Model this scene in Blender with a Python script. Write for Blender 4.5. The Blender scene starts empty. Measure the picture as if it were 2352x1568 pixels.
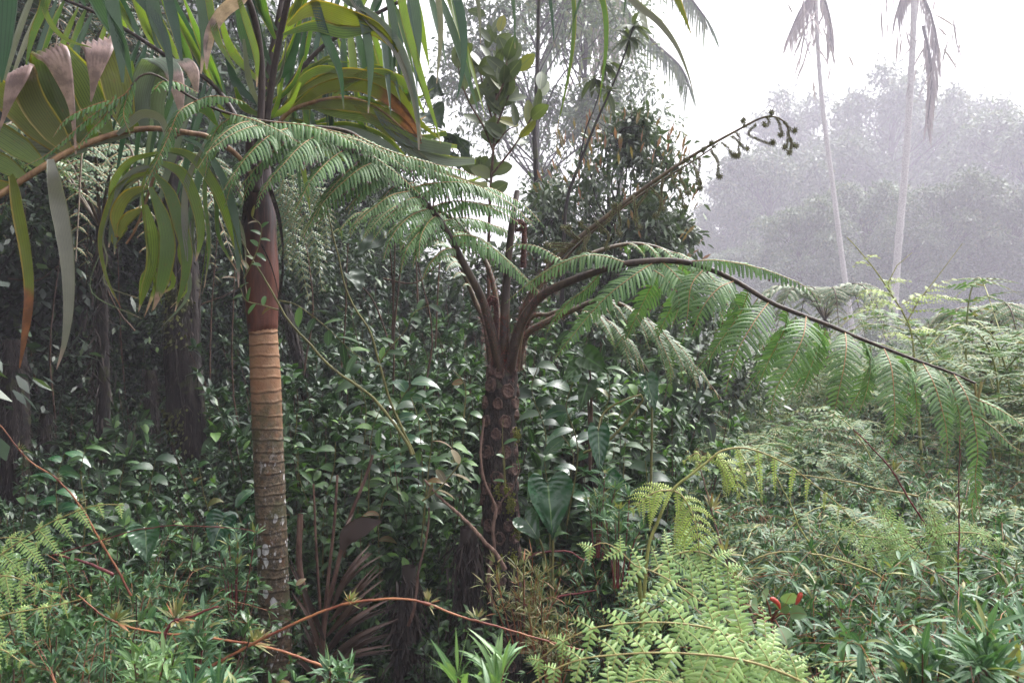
import bpy, math, random
import numpy as np
from mathutils import Vector
RS = np.random.RandomState(11); random.seed(5)
S = bpy.context.scene; COL = S.collection
# ------------------------------------------------------------------ camera, sky, sun, exposure
CAMZ = 2.0; F = 28.0 / 36.0 * 2352.0
cam = bpy.data.objects.new('camera', bpy.data.cameras.new('camera')); COL.objects.link(cam)
cam.location = (0, 0, CAMZ); cam.rotation_euler = (math.radians(90), 0, 0)
cam.data.lens = 28; cam.data.sensor_width = 36; cam.data.clip_start = 0.05; cam.data.clip_end = 800
cam.data.dof.use_dof = True; cam.data.dof.focus_distance = 3.5; cam.data.dof.aperture_fstop = 8.0
S.camera = cam
W = bpy.data.worlds.new('World'); S.world = W; W.use_nodes = True
nt = W.node_tree; nt.nodes.clear()
SUN_EL, SUN_ROT = math.radians(58), math.radians(55)
sky = nt.nodes.new('ShaderNodeTexSky'); sky.sky_type = 'NISHITA'; sky.sun_disc = False
sky.sun_elevation = SUN_EL; sky.sun_rotation = SUN_ROT; sky.air_density = 1.0; sky.dust_density = 8.0
hs = nt.nodes.new('ShaderNodeHueSaturation'); hs.inputs['Saturation'].default_value = 0.10
bg = nt.nodes.new('ShaderNodeBackground'); bg.inputs['Strength'].default_value = 0.15
wo = nt.nodes.new('ShaderNodeOutputWorld')
nt.links.new(sky.outputs[0], hs.inputs['Color']); nt.links.new(hs.outputs[0], bg.inputs[0]); nt.links.new(bg.outputs[0], wo.inputs[0])
sl = bpy.data.lights.new('sun', 'SUN'); sl.energy = 0.9; sl.angle = math.radians(25); sl.color = (1.0, 0.97, 0.93)
so = bpy.data.objects.new('sun', sl); COL.objects.link(so)
sd = Vector((math.sin(SUN_ROT) * math.cos(SUN_EL), math.cos(SUN_ROT) * math.cos(SUN_EL), math.sin(SUN_EL)))
so.rotation_euler = sd.to_track_quat('Z', 'Y').to_euler(); so.location = (8, 6, 20)
S.view_settings.view_transform = 'Standard'; S.view_settings.look = 'None'; S.view_settings.gamma = 1.0
S.view_settings.exposure = 1.85
S.cycles.use_denoising = True; S.cycles.max_bounces = 6; S.cycles.diffuse_bounces = 3; S.cycles.glossy_bounces = 2
S.cycles.transmission_bounces = 3; S.cycles.volume_bounces = 3; S.cycles.sample_clamp_indirect = 6
S.render.threads_mode = 'AUTO'; S.cycles.use_adaptive_sampling = True; S.cycles.adaptive_threshold = 0.02

# ------------------------------------------------------------------ helpers
def P(px, py, d): return np.array([(px - 1176.0) / F * d, d, CAMZ - (py - 784.0) / F * d])
def PP(pts, d):                                    # [(px,py[,dd])] -> world points at depth d+dd
    return np.array([P(q[0], q[1], d + (q[2] if len(q) > 2 else 0.0)) for q in pts])
def gz(x, y): return 0.035 * np.maximum(0, np.asarray(y) - 4.0) * (np.asarray(y) < 60) + 0.035 * 56 * (np.asarray(y) >= 60)
def nrm(v): return v / np.maximum(1e-9, np.linalg.norm(v, axis=-1, keepdims=True))
def smooth(pts, n):                                # Catmull-Rom through points, n samples evenly spaced
    p = np.asarray(pts, float); m = len(p)
    if m == 2: p = np.array([p[0], (p[0] + p[1]) / 2, p[1]]); m = 3
    q = np.vstack([2 * p[0] - p[1], p, 2 * p[-1] - p[-2]]); out = []
    for i in range(m - 1):
        t = np.linspace(0, 1, 12, endpoint=False)[:, None]; a, b, c, d = q[i], q[i + 1], q[i + 2], q[i + 3]
        out.append(0.5 * ((2 * b) + (c - a) * t + (2 * a - 5 * b + 4 * c - d) * t ** 2 + (3 * b - a - 3 * c + d) * t ** 3))
    out.append(p[-1][None]); c = np.vstack(out)
    s = np.r_[0, np.cumsum(np.linalg.norm(np.diff(c, axis=0), axis=1))]; u = np.linspace(0, s[-1], n)
    return np.stack([np.interp(u, s, c[:, k]) for k in range(3)], 1)
def plen(p): return float(np.linalg.norm(np.diff(p, axis=0), axis=1).sum())
def tangents(p): return nrm(np.gradient(p, axis=0))
def rvec(n): return nrm(RS.normal(size=(n, 3)))

class MB:
    def __init__(s): s.V = []; s.Fc = []; s.A = []; s.M = []; s.n = 0
    def add(s, V, Fq, A, mat=0):
        V = np.asarray(V, float).reshape(-1, 3)
        s.V.append(V); s.Fc.append(np.asarray(Fq) + s.n); s.A.append(np.asarray(A, float).reshape(-1, 4))
        s.M.append(np.full(len(Fq), mat, np.int32)); s.n += len(V)
    def mesh(s, name, off=(0, 0, 0)):
        V = np.vstack(s.V) - np.asarray(off, float); Q = np.vstack(s.Fc).astype(np.int32); A = np.vstack(s.A); M = np.concatenate(s.M)
        me = bpy.data.meshes.new(name); me.vertices.add(len(V)); me.vertices.foreach_set('co', V.astype(np.float32).ravel())
        me.loops.add(Q.size); me.loops.foreach_set('vertex_index', Q.ravel()); me.polygons.add(len(Q))
        me.polygons.foreach_set('loop_start', np.arange(0, Q.size, 4, dtype=np.int32))
        me.polygons.foreach_set('material_index', M); me.polygons.foreach_set('use_smooth', np.ones(len(Q), bool))
        me.update(calc_edges=True)
        a = me.attributes.new('la', 'FLOAT_COLOR', 'POINT'); a.data.foreach_set('color', A.astype(np.float32).ravel())
        return me
OFF = {}
def mk(name, mb, mats, parent=None):
    off = OFF.get(parent.name, (0, 0, 0)) if parent is not None else (0, 0, 0)
    me = mb.mesh(name, off)
    for m in (mats if isinstance(mats, (list, tuple)) else [mats]): me.materials.append(m)
    o = bpy.data.objects.new(name, me); COL.objects.link(o); o.parent = parent; OFF[o.name] = off
    return o
def tag(o, label, cat, group=None, kind=None):
    o['label'] = label; o['category'] = cat
    if group: o['group'] = group
    if kind: o['kind'] = kind
    return o
def thing(name, label, cat, loc=(0, 0, 0), group=None):
    o = bpy.data.objects.new(name, None); COL.objects.link(o); o.location = [float(c) for c in loc]; o.empty_display_size = 0.1
    OFF[o.name] = tuple(float(c) for c in loc); return tag(o, label, cat, group)
def dup(root, loc, rz=0, sc=1.0, label=None, group=None, tilt=(0, 0)):
    r = root.copy(); COL.objects.link(r); r.location = [float(c) for c in loc]; r.rotation_euler = (tilt[0], tilt[1], rz)
    r.scale = (sc, sc, sc) if np.isscalar(sc) else sc
    if label: r['label'] = label
    if group: r['group'] = group
    for ch in list(root.children):
        c = ch.copy(); COL.objects.link(c); c.parent = r
        for g in list(ch.children):
            d = g.copy(); COL.objects.link(d); d.parent = c
    return r

def tube(mb, pts, r0, r1=None, sides=6, mat=0, rnd=0.5, n=None, radii=None):
    p = smooth(pts, n) if n else np.asarray(pts, float); k = len(p); T = tangents(p)
    ref = np.array([0.31, 0.2, 0.93]) if abs(T[:, 2]).mean() < 0.8 else np.array([0.9, 0.4, 0.1])
    a = nrm(np.cross(T, ref)); b = np.cross(T, a)
    r = np.asarray(radii) if radii is not None else np.linspace(r0, r1 if r1 is not None else r0, k)
    th = np.linspace(0, 2 * np.pi, sides, endpoint=False)
    V = p[:, None] + (a[:, None] * np.cos(th)[None, :, None] + b[:, None] * np.sin(th)[None, :, None]) * r[:, None, None]
    i, j = np.meshgrid(np.arange(k - 1), np.arange(sides), indexing='ij'); j2 = (j + 1) % sides
    Q = np.stack([i * sides + j, i * sides + j2, (i + 1) * sides + j2, (i + 1) * sides + j], -1).reshape(-1, 4)
    A = np.zeros((k, sides, 4)); A[..., 0] = rnd; A[..., 1] = np.linspace(0, 1, k)[:, None]; A[..., 2] = 0.5; A[..., 3] = 2
    mb.add(V, Q, A, mat); return p

def center(B, D, L, droop, k):                     # centrelines bending down under gravity
    t = (np.arange(k - 1) + 0.5) / (k - 1)
    d = nrm(D[:, None] + (2 * np.asarray(droop).reshape(-1, 1, 1) * t[None, :, None]) * np.array([0, 0, -1.0]))
    c = np.concatenate([B[:, None], B[:, None] + np.cumsum(d * (L[:, None, None] / (k - 1)), 1)], 1)
    dd = np.concatenate([d[:, :1], (d[:, 1:] + d[:, :-1]) / 2, d[:, -1:]], 1); return c, nrm(dd)

def leaves(mb, B, D, N, L, Wd, prof, droop=0.0, cols=(-1, 0, 1), colh=(0.25, 0, 0.25), mat=0, rnd=None, dead=2.0, curl=0.0):
    n = len(B); B = np.asarray(B, float); D = nrm(np.asarray(D, float)); N = np.asarray(N, float)
    L = np.broadcast_to(np.asarray(L, float), (n,)).copy(); Wd = np.broadcast_to(np.asarray(Wd, float), (n,))
    droop = np.broadcast_to(np.asarray(droop, float), (n,)); k = len(prof)
    Sd = np.cross(D, N); bad = np.linalg.norm(Sd, axis=1) < 1e-3; Sd[bad] = np.cross(D[bad], [0.3, 0.8, 0.5]); Sd = nrm(Sd)
    c, dd = center(B, D, L, droop, k); Nn = nrm(np.cross(Sd[:, None], dd))
    w = (Wd[:, None] * 0.5) * np.asarray(prof)[None]; cols = np.asarray(cols, float); colh = np.asarray(colh, float)
    V = c[:, :, None] + Sd[:, None, None] * (w[:, :, None] * cols)[..., None] + Nn[:, :, None] * (w[:, :, None] * colh)[..., None]
    m = len(cols); i, j = np.meshgrid(np.arange(k - 1), np.arange(m - 1), indexing='ij')
    q = np.stack([i * m + j, i * m + j + 1, (i + 1) * m + j + 1, (i + 1) * m + j], -1).reshape(-1, 4)
    Q = (q[None] + (np.arange(n) * k * m)[:, None, None]).reshape(-1, 4)
    A = np.zeros((n, k, m, 4)); rr = RS.rand(n) if rnd is None else np.broadcast_to(rnd, (n,))
    A[..., 0] = rr[:, None, None]; A[..., 1] = np.linspace(0, 1, k)[None, :, None]; A[..., 2] = (cols * 0.5 + 0.5)[None, None]
    A[..., 3] = np.broadcast_to(np.asarray(dead, float), (n,))[:, None, None]
    mb.add(V, Q, A, mat)

def ribbon(mb, pts, widths, n=16, side=None, hint=(0.15, -1, 0.35), pleats=5, pleat=0.13, mat=0, rnd=None, dead=2.0, fold=False, tw=0.0):
    p = smooth(pts, n); T = tangents(p); wi = np.interp(np.linspace(0, 1, n), np.linspace(0, 1, len(widths)), widths)
    if side is not None: s = np.tile(np.asarray(side, float), (n, 1))
    elif fold: s = np.tile(np.cross(T[0], np.asarray(hint, float)), (n, 1))
    else:
        s = np.cross(T, np.asarray(hint, float))
        for i in range(1, n):
            if (s[i] * s[i - 1]).sum() < 0: s[i] = -s[i]
    s = nrm(s - T * (s * T).sum(1, keepdims=True)); N = np.cross(s, T)
    if tw:
        a = (np.linspace(0, tw, n))[:, None]; s, N = s * np.cos(a) + N * np.sin(a), N * np.cos(a) - s * np.sin(a)
    m = pleats * 2 + 1; u = np.linspace(-1, 1, m); h = np.where(np.arange(m) % 2 == 0, 1, -1) * pleat + 0.18 * u ** 2
    V = p[:, None] + s[:, None] * (wi[:, None] * 0.5 * u)[..., None] + N[:, None] * (wi[:, None] * 0.5 * h)[..., None]
    i, j = np.meshgrid(np.arange(n - 1), np.arange(m - 1), indexing='ij')
    Q = np.stack([i * m + j, i * m + j + 1, (i + 1) * m + j + 1, (i + 1) * m + j], -1).reshape(-1, 4)
    A = np.zeros((n, m, 4)); A[..., 0] = RS.rand() if rnd is None else rnd; A[..., 1] = np.linspace(0, 1, n)[:, None]; A[..., 2] = (u * .5 + .5)[None]; A[..., 3] = dead
    mb.add(V, Q, A, mat)

_th = np.linspace(0, 2 * np.pi, 8, endpoint=False); _ph = np.linspace(0.12, np.pi - 0.12, 5)
BV = np.array([[math.sin(p) * math.cos(t), math.sin(p) * math.sin(t), math.cos(p)] for p in _ph for t in _th])
BQ = np.array([[i * 8 + j, i * 8 + (j + 1) % 8, (i + 1) * 8 + (j + 1) % 8, (i + 1) * 8 + j] for i in range(4) for j in range(8)])
def blobs(mb, C, R, mat=0, sc=(1, 1, 1)):
    C = np.asarray(C, float); R = np.broadcast_to(np.asarray(R, float), (len(C),))
    V = C[:, None] + BV[None] * np.asarray(sc) * R[:, None, None]; Q = (BQ[None] + (np.arange(len(C)) * len(BV))[:, None, None]).reshape(-1, 4)
    A = np.zeros((len(C), len(BV), 4)); A[..., 0] = RS.rand(len(C))[:, None]; A[..., 1] = 0.5; A[..., 2] = 0.5; A[..., 3] = 2
    mb.add(V, Q, A, mat)

def heart(mb, base, D, N, L, Wd, mat=0, veins=7, droop=0.25):   # heart-shaped leaf, point along D
    D = nrm(np.asarray(D, float)); s = nrm(np.cross(D, np.asarray(N, float))); N = np.cross(s, D)
    E = np.array([(0.0, 0.0), (0.1, -.14), (0.2, -.22), (.32, -.24), (.42, -.17), (.49, -.04), (.5, .1), (.47, .25), (.41, .4), (.33, .55), (.24, .7), (.13, .85), (.05, .95), (0.004, 1.06)])
    M = np.array([0, .0, .01, .02, .04, .08, .15, .27, .4, .55, .7, .85, .95, 1.05]); k = 8; rnd = RS.rand()
    n0 = 40; ti = np.linspace(0, 1, n0); E2 = np.stack([np.interp(ti * 13, np.arange(14), E[:, 0]), np.interp(ti * 13, np.arange(14), E[:, 1])], 1); M2 = np.interp(ti * 13, np.arange(14), M)
    for sg in (-1, 1):
        V = []; A = []
        for i in range(n0):
            for j in range(k):
                f = j / (k - 1); x = E2[i, 0] * f * sg * Wd; y = (M2[i] * (1 - f) + E2[i, 1] * f) * L
                ph = (M2[i] * .6 + E2[i, 1] * .4 - 0.25 * f)
                h = 0.045 * Wd * math.cos(ph * veins * 2 * math.pi) * math.sin(math.pi * min(1, f * .9)) + 0.22 * Wd * f * f * E2[i, 0] * 2 + 0.02 * Wd * math.sin(9 * f + 14 * ph)
                yy = max(y, 0) / L; V.append(np.asarray(base) + D * y + s * x + N * h + np.array([0, 0, -1]) * droop * L * yy * yy * .5)
                A.append((rnd, min(1, max(0, y / L)), 0.5 + 0.5 * f * sg, 2))
        i, j = np.meshgrid(np.arange(n0 - 1), np.arange(k - 1), indexing='ij')
        Q = np.stack([i * k + j, i * k + j + 1, (i + 1) * k + j + 1, (i + 1) * k + j], -1).reshape(-1, 4)
        mb.add(V, Q, A, mat)

# ------------------------------------------------------------------ materials
def newmat(name):
    m = bpy.data.materials.new(name); m.use_nodes = True; t = m.node_tree; t.nodes.clear(); return m, t
def nd(t, ty, **kw):
    n = t.nodes.new(ty)
    for k, v in kw.items():
        if hasattr(n, k) and not k.startswith('i_'): setattr(n, k, v)
        else: n.inputs[k[2:] if k.startswith('i_') else k].default_value = v
    return n
def mixc(t, fac, a, b, mode='MIX'):
    n = t.nodes.new('ShaderNodeMix'); n.data_type = 'RGBA'; n.blend_type = mode
    for idx, v in ((0, fac), (6, a), (7, b)):
        if hasattr(v, 'links'): t.links.new(v, n.inputs[idx])
        else: n.inputs[idx].default_value = v if idx == 0 else (*v[:3], 1)
    return n.outputs[2]
def mth(t, op, a, b=0.0, c=None, clamp=False):
    n = t.nodes.new('ShaderNodeMath'); n.operation = op; n.use_clamp = clamp
    for i, v in enumerate((a, b) if c is None else (a, b, c)):
        if hasattr(v, 'links'): t.links.new(v, n.inputs[i])
        else: n.inputs[i].default_value = v
    return n.outputs[0]
def smst(t, x, lo, hi):
    n = t.nodes.new('ShaderNodeMapRange'); n.interpolation_type = 'SMOOTHSTEP'; t.links.new(x, n.inputs[0]); n.inputs[1].default_value = lo; n.inputs[2].default_value = hi; return n.outputs[0]
def noise(t, vec, scale, detail=3, rough=.6):
    n = t.nodes.new('ShaderNodeTexNoise'); n.inputs['Scale'].default_value = scale; n.inputs['Detail'].default_value = detail; n.inputs['Roughness'].default_value = rough
    if vec is not None: t.links.new(vec, n.inputs['Vector'])
    return n.outputs[0]
def leafmat(name, c1, c2, c3=None, rib=None, ribw=0.05, deadc=(0.05, 0.025, 0.015), rough=0.42, trans=0.28, edge=None, spots=0.0, stripe=0.0, coat=0.0):
    m, t = newmat(name); at = nd(t, 'ShaderNodeAttribute', attribute_name='la'); sp = t.nodes.new('ShaderNodeSeparateColor'); t.links.new(at.outputs['Color'], sp.inputs[0])
    r, tt, u = sp.outputs; de = at.outputs['Alpha']; tc = t.nodes.new('ShaderNodeTexCoord'); oi = t.nodes.new('ShaderNodeObjectInfo')
    nz = noise(t, tc.outputs['Object'], 9, 4); col = mixc(t, smst(t, r, 0.1, 0.75), c1, c2)
    if c3: col = mixc(t, smst(t, r, 0.86, 0.96), col, c3)
    f = mth(t, 'MULTIPLY_ADD', nz, 0.9, 0.55); f = mth(t, 'MULTIPLY', f, mth(t, 'MULTIPLY_ADD', oi.outputs['Random'], 0.3, 0.85))
    cc = t.nodes.new('ShaderNodeCombineColor'); [t.links.new(f, cc.inputs[i]) for i in range(3)]; col = mixc(t, 1.0, col, cc.outputs[0], 'MULTIPLY')
    au = mth(t, 'ABSOLUTE', mth(t, 'SUBTRACT', u, 0.5))
    if stripe:
        w = mth(t, 'SINE', mth(t, 'MULTIPLY', u, 70.0)); col = mixc(t, mth(t, 'MULTIPLY', smst(t, w, 0.3, 1.0), stripe), col, (c1[0] * .45, c1[1] * .45, c1[2] * .45))
    if spots:
        ns = noise(t, tc.outputs['Object'], 38, 4, .7); col = mixc(t, mth(t, 'MULTIPLY', smst(t, ns, 0.6, 0.68), spots), col, (0.16, 0.13, 0.02))
    if edge: col = mixc(t, mth(t, 'MULTIPLY', smst(t, mth(t, 'ADD', au, mth(t, 'MULTIPLY', nz, .14)), 0.46, 0.56), 0.85), col, edge)
    if rib: col = mixc(t, mth(t, 'SUBTRACT', 1.0, smst(t, au, ribw * .4, ribw)), col, rib)
    dd = smst(t, mth(t, 'SUBTRACT', mth(t, 'ADD', tt, mth(t, 'MULTIPLY', mth(t, 'SUBTRACT', nz, .5), .25)), de), -0.03, 0.05)
    dcol = mixc(t, smst(t, noise(t, tc.outputs['Object'], 24, 3), .35, .65), deadc, tuple(min(1, x * 1.9) for x in deadc)); col = mixc(t, dd, col, dcol)
    b = nd(t, 'ShaderNodeBsdfPrincipled'); t.links.new(col, b.inputs['Base Color']); b.inputs['Roughness'].default_value = rough; b.inputs['Specular IOR Level'].default_value = 0.45
    rr = mth(t, 'ADD', rough - .08, mth(t, 'MULTIPLY', nz, .2)); t.links.new(rr, b.inputs['Roughness'])
    if coat: b.inputs['Coat Weight'].default_value = coat; b.inputs['Coat Roughness'].default_value = 0.25
    tr = t.nodes.new('ShaderNodeBsdfTranslucent'); tcol = mixc(t, 1.0, col, (1.25, 1.35, 0.6), 'MULTIPLY'); t.links.new(tcol, tr.inputs[0])
    mx = t.nodes.new('ShaderNodeMixShader'); mx.inputs[0].default_value = trans; t.links.new(b.outputs[0], mx.inputs[1]); t.links.new(tr.outputs[0], mx.inputs[2])
    o = t.nodes.new('ShaderNodeOutputMaterial'); t.links.new(mx.outputs[0], o.inputs[0]); return m
def barkmat(name, ca, cb, scale=30, stretch=(1, 1, .25), rough=.8, bump=.4, moss=None, patch=None, spec=.3):
    m, t = newmat(name); tc = t.nodes.new('ShaderNodeTexCoord'); mp = t.nodes.new('ShaderNodeMapping'); mp.inputs['Scale'].default_value = stretch
    t.links.new(tc.outputs['Object'], mp.inputs[0]); n1 = noise(t, mp.outputs[0], scale, 6, .65); col = mixc(t, smst(t, n1, .35, .65), ca, cb)
    if moss: col = mixc(t, smst(t, noise(t, tc.outputs['Object'], 7, 4), .52, .62), col, moss)
    if patch: col = mixc(t, smst(t, noise(t, tc.outputs['Object'], 26, 3), .6, .64), col, patch)
    b = nd(t, 'ShaderNodeBsdfPrincipled'); t.links.new(col, b.inputs['Base Color']); b.inputs['Roughness'].default_value = rough; b.inputs['Specular IOR Level'].default_value = spec
    bp = t.nodes.new('ShaderNodeBump'); bp.inputs['Strength'].default_value = bump; bp.inputs['Distance'].default_value = 0.02; t.links.new(n1, bp.inputs['Height']); t.links.new(bp.outputs[0], b.inputs['Normal'])
    o = t.nodes.new('ShaderNodeOutputMaterial'); t.links.new(b.outputs[0], o.inputs[0]); return m

M = {}
M['fern'] = leafmat('fern_leaf', (.042, .115, .034), (.09, .19, .06), rib=(.17, .21, .10), ribw=.12, deadc=(.045, .022, .025), trans=.28, rough=.46)
M['fern_back'] = leafmat('fern_leaf_back', (.06, .12, .06), (.11, .18, .09), rib=(.19, .22, .13), ribw=.14, trans=.3)
M['fern_rib'] = barkmat('fern_midrib', (.24, .12, .055), (.33, .19, .08), 60, bump=.1, rough=.5)
M['rachis'] = barkmat('fern_rachis', (.035, .022, .014), (.09, .062, .028), 50, bump=.2, rough=.45)
M['petiole'] = barkmat('fern_petiole', (.022, .012, .010), (.05, .032, .018), 40, bump=.3, rough=.5)
M['hair'] = leafmat('red_scale', (.12, .02, .018), (.22, .04, .03), trans=.1, rough=.6)
M['dead2'] = leafmat('shaggy_dead_fern', (.010, .007, .006), (.038, .026, .022), trans=.05, rough=.8)
M['scale'] = leafmat('dark_scale', (.014, .009, .009), (.035, .018, .016), trans=.05, rough=.8)
M['crozier'] = barkmat('crozier_skin', (.05, .022, .022), (.11, .055, .04), 120, (1, 1, 1), bump=.8)
M['curl'] = barkmat('young_coil', (.08, .085, .035), (.15, .16, .06), 90, (1, 1, 1), bump=.6)
M['ftrunk'] = barkmat('fern_trunk_bark', (.009, .007, .007), (.045, .033, .028), 60, (1, 1, .5), rough=.85, bump=1.0, patch=(.055, .05, .035))
M['scar'] = barkmat('leaf_scar', (.055, .030, .026), (.14, .085, .068), 70, (1, 1, 1), bump=.9, rough=.75)
M['moss'] = barkmat('moss', (.07, .085, .012), (.17, .17, .03), 60, (1, 1, 1), bump=1.0, rough=.95)
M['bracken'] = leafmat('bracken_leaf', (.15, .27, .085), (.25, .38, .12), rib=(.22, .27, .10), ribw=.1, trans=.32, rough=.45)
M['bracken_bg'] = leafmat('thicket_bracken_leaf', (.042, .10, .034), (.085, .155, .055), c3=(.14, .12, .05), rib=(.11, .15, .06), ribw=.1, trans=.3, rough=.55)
M['bracken_y'] = leafmat('bracken_young', (.24, .35, .06), (.34, .45, .10), rib=(.33, .34, .11), ribw=.1, trans=.35)
M['bracken_rib'] = barkmat('bracken_stem', (.17, .13, .045), (.29, .26, .10), 50, bump=.1, rough=.45)
M['bracken_gs'] = barkmat('bracken_green_stem', (.19, .20, .06), (.27, .27, .09), 50, bump=.1, rough=.45)
M['palm'] = leafmat('palm_leaf', (.07, .14, .025), (.17, .24, .035), deadc=(.25, .165, .155), edge=(.20, .17, .02), spots=.6, stripe=.6, trans=.45, rough=.36, coat=.15)
M['palm_dark'] = leafmat('palm_leaf_dark', (.028, .07, .045), (.06, .115, .06), deadc=(.20, .14, .135), stripe=.5, trans=.30, rough=.34, coat=.2)
M['palm_yel'] = leafmat('palm_leaf_yellow', (.16, .18, .02), (.10, .15, .03), deadc=(.12, .045, .018), edge=(.30, .20, .02), spots=.8, stripe=.5, trans=.4, rough=.36)
M['palm_fold'] = leafmat('palm_leaf_folded', (.13, .15, .02), (.09, .13, .03), deadc=(.23, .155, .15), edge=(.25, .19, .03), spots=.8, stripe=.5, trans=.4, rough=.4)
M['palm_grey'] = leafmat('palm_leaf_grey', (.19, .19, .155), (.12, .16, .115), deadc=(.24, .17, .16), stripe=.6, trans=.3, rough=.45)
M['palm_rach'] = barkmat('palm_rachis', (.13, .065, .035), (.25, .15, .075), 40, bump=.2, rough=.45)
M['palm_pet'] = barkmat('palm_petiole', (.022, .014, .014), (.05, .035, .03), 40, bump=.3, rough=.5)
M['dead'] = leafmat('dead_palm', (.035, .019, .014), (.085, .048, .036), deadc=(.13, .08, .06), stripe=.6, trans=.12, rough=.6)
M['deadst'] = barkmat('dead_stalk', (.05, .024, .018), (.13, .075, .055), 40, bump=.5)
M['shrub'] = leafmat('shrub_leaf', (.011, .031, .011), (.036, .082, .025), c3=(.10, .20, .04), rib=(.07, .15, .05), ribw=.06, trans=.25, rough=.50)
M['shrub_dk'] = leafmat('shrub_leaf_shaded', (.010, .028, .014), (.024, .058, .022), c3=(.05, .10, .025), rib=(.03, .07, .03), ribw=.05, trans=.2, rough=.45, coat=.05)  # shrub leaf with the thicket's shade put into darker colours
M['shrub_lt'] = leafmat('light_shrub_leaf', (.026, .075, .024), (.065, .14, .042), c3=(.15, .085, .035), rib=(.09, .17, .06), ribw=.06, trans=.28, rough=.34, coat=.15)
M['bamboo'] = leafmat('bamboo_leaf', (.035, .095, .045), (.085, .17, .075), c3=(.20, .20, .06), rib=(.13, .20, .10), ribw=.06, trans=.25, rough=.46)
M['tanleaf'] = leafmat('tan_leaf', (.10, .085, .05), (.17, .14, .08), rib=(.20, .17, .10), trans=.2)
M['bamboo_lt'] = leafmat('fresh_bamboo_leaf', (.08, .16, .065), (.14, .23, .09), rib=(.22, .33, .16), ribw=.06, trans=.3, rough=.4)
M['bamboo_dry'] = leafmat('bamboo_dry_leaf', (.13, .16, .06), (.22, .20, .09), c3=(.28, .13, .06), trans=.25, rough=.45)
M['cane'] = barkmat('red_cane', (.13, .035, .022), (.27, .115, .05), 9, (1, 1, 1), bump=.1, rough=.4)
M['cane_pk'] = barkmat('pink_cane', (.075, .014, .016), (.15, .032, .032), 9, (1, 1, 1), bump=.1, rough=.4)
M['twig'] = barkmat('twig', (.035, .02, .015), (.10, .055, .035), 50, bump=.4)
M['gstem'] = barkmat('green_stem', (.08, .075, .025), (.14, .13, .04), 50, bump=.2, rough=.5)
M['vine'] = barkmat('woody_vine', (.09, .05, .04), (.22, .14, .11), 60, bump=.5)
M['philo'] = leafmat('philodendron', (.014, .06, .026), (.03, .09, .035), rib=(.13, .21, .09), ribw=.03, trans=.15, rough=.24, coat=.45)
M['bigleaf'] = leafmat('big_dark_leaf', (.022, .04, .028), (.04, .065, .04), rib=(.06, .08, .05), ribw=.03, trans=.12, rough=.45)
M['sapling'] = leafmat('sapling_leaf', (.045, .065, .028), (.075, .10, .035), c3=(.17, .17, .03), rib=(.10, .12, .05), ribw=.05, trans=.25, rough=.42)
M['redtip'] = leafmat('redtip_leaf', (.028, .05, .026), (.055, .085, .038), trans=.2, rough=.45)
M['redtop'] = leafmat('red_new_leaf', (.22, .10, .06), (.16, .12, .05), trans=.25, rough=.45)
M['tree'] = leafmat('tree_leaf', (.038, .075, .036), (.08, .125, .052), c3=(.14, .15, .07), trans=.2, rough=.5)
M['tree_dk'] = leafmat('tree_leaf_shaded', (.012, .026, .016), (.028, .052, .026), c3=(.07, .11, .04), trans=.25, rough=.42)  # forest shade on the left is put into this dark leaf colour
M['bark_dk'] = barkmat('dark_bark', (.006, .0045, .0045), (.026, .018, .016), 24, (1, 1, .2), bump=1.0, moss=(.03, .032, .010))
M['bark_gr'] = barkmat('grey_bark', (.22, .20, .20), (.42, .40, .39), 14, (1, 1, 1), bump=.5, patch=(.5, .48, .47))
M['flower'] = leafmat('red_flower', (.33, .035, .022), (.42, .06, .035), trans=.2, rough=.35)
M['fuzzy'] = leafmat('felted_leaf', (.09, .15, .07), (.14, .20, .10), rib=(.16, .12, .06), ribw=.05, trans=.2, rough=.6)
M['litter'] = leafmat('ground_leaf', (.012, .03, .012), (.03, .055, .02), c3=(.08, .04, .02), trans=.15, rough=.5)

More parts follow.
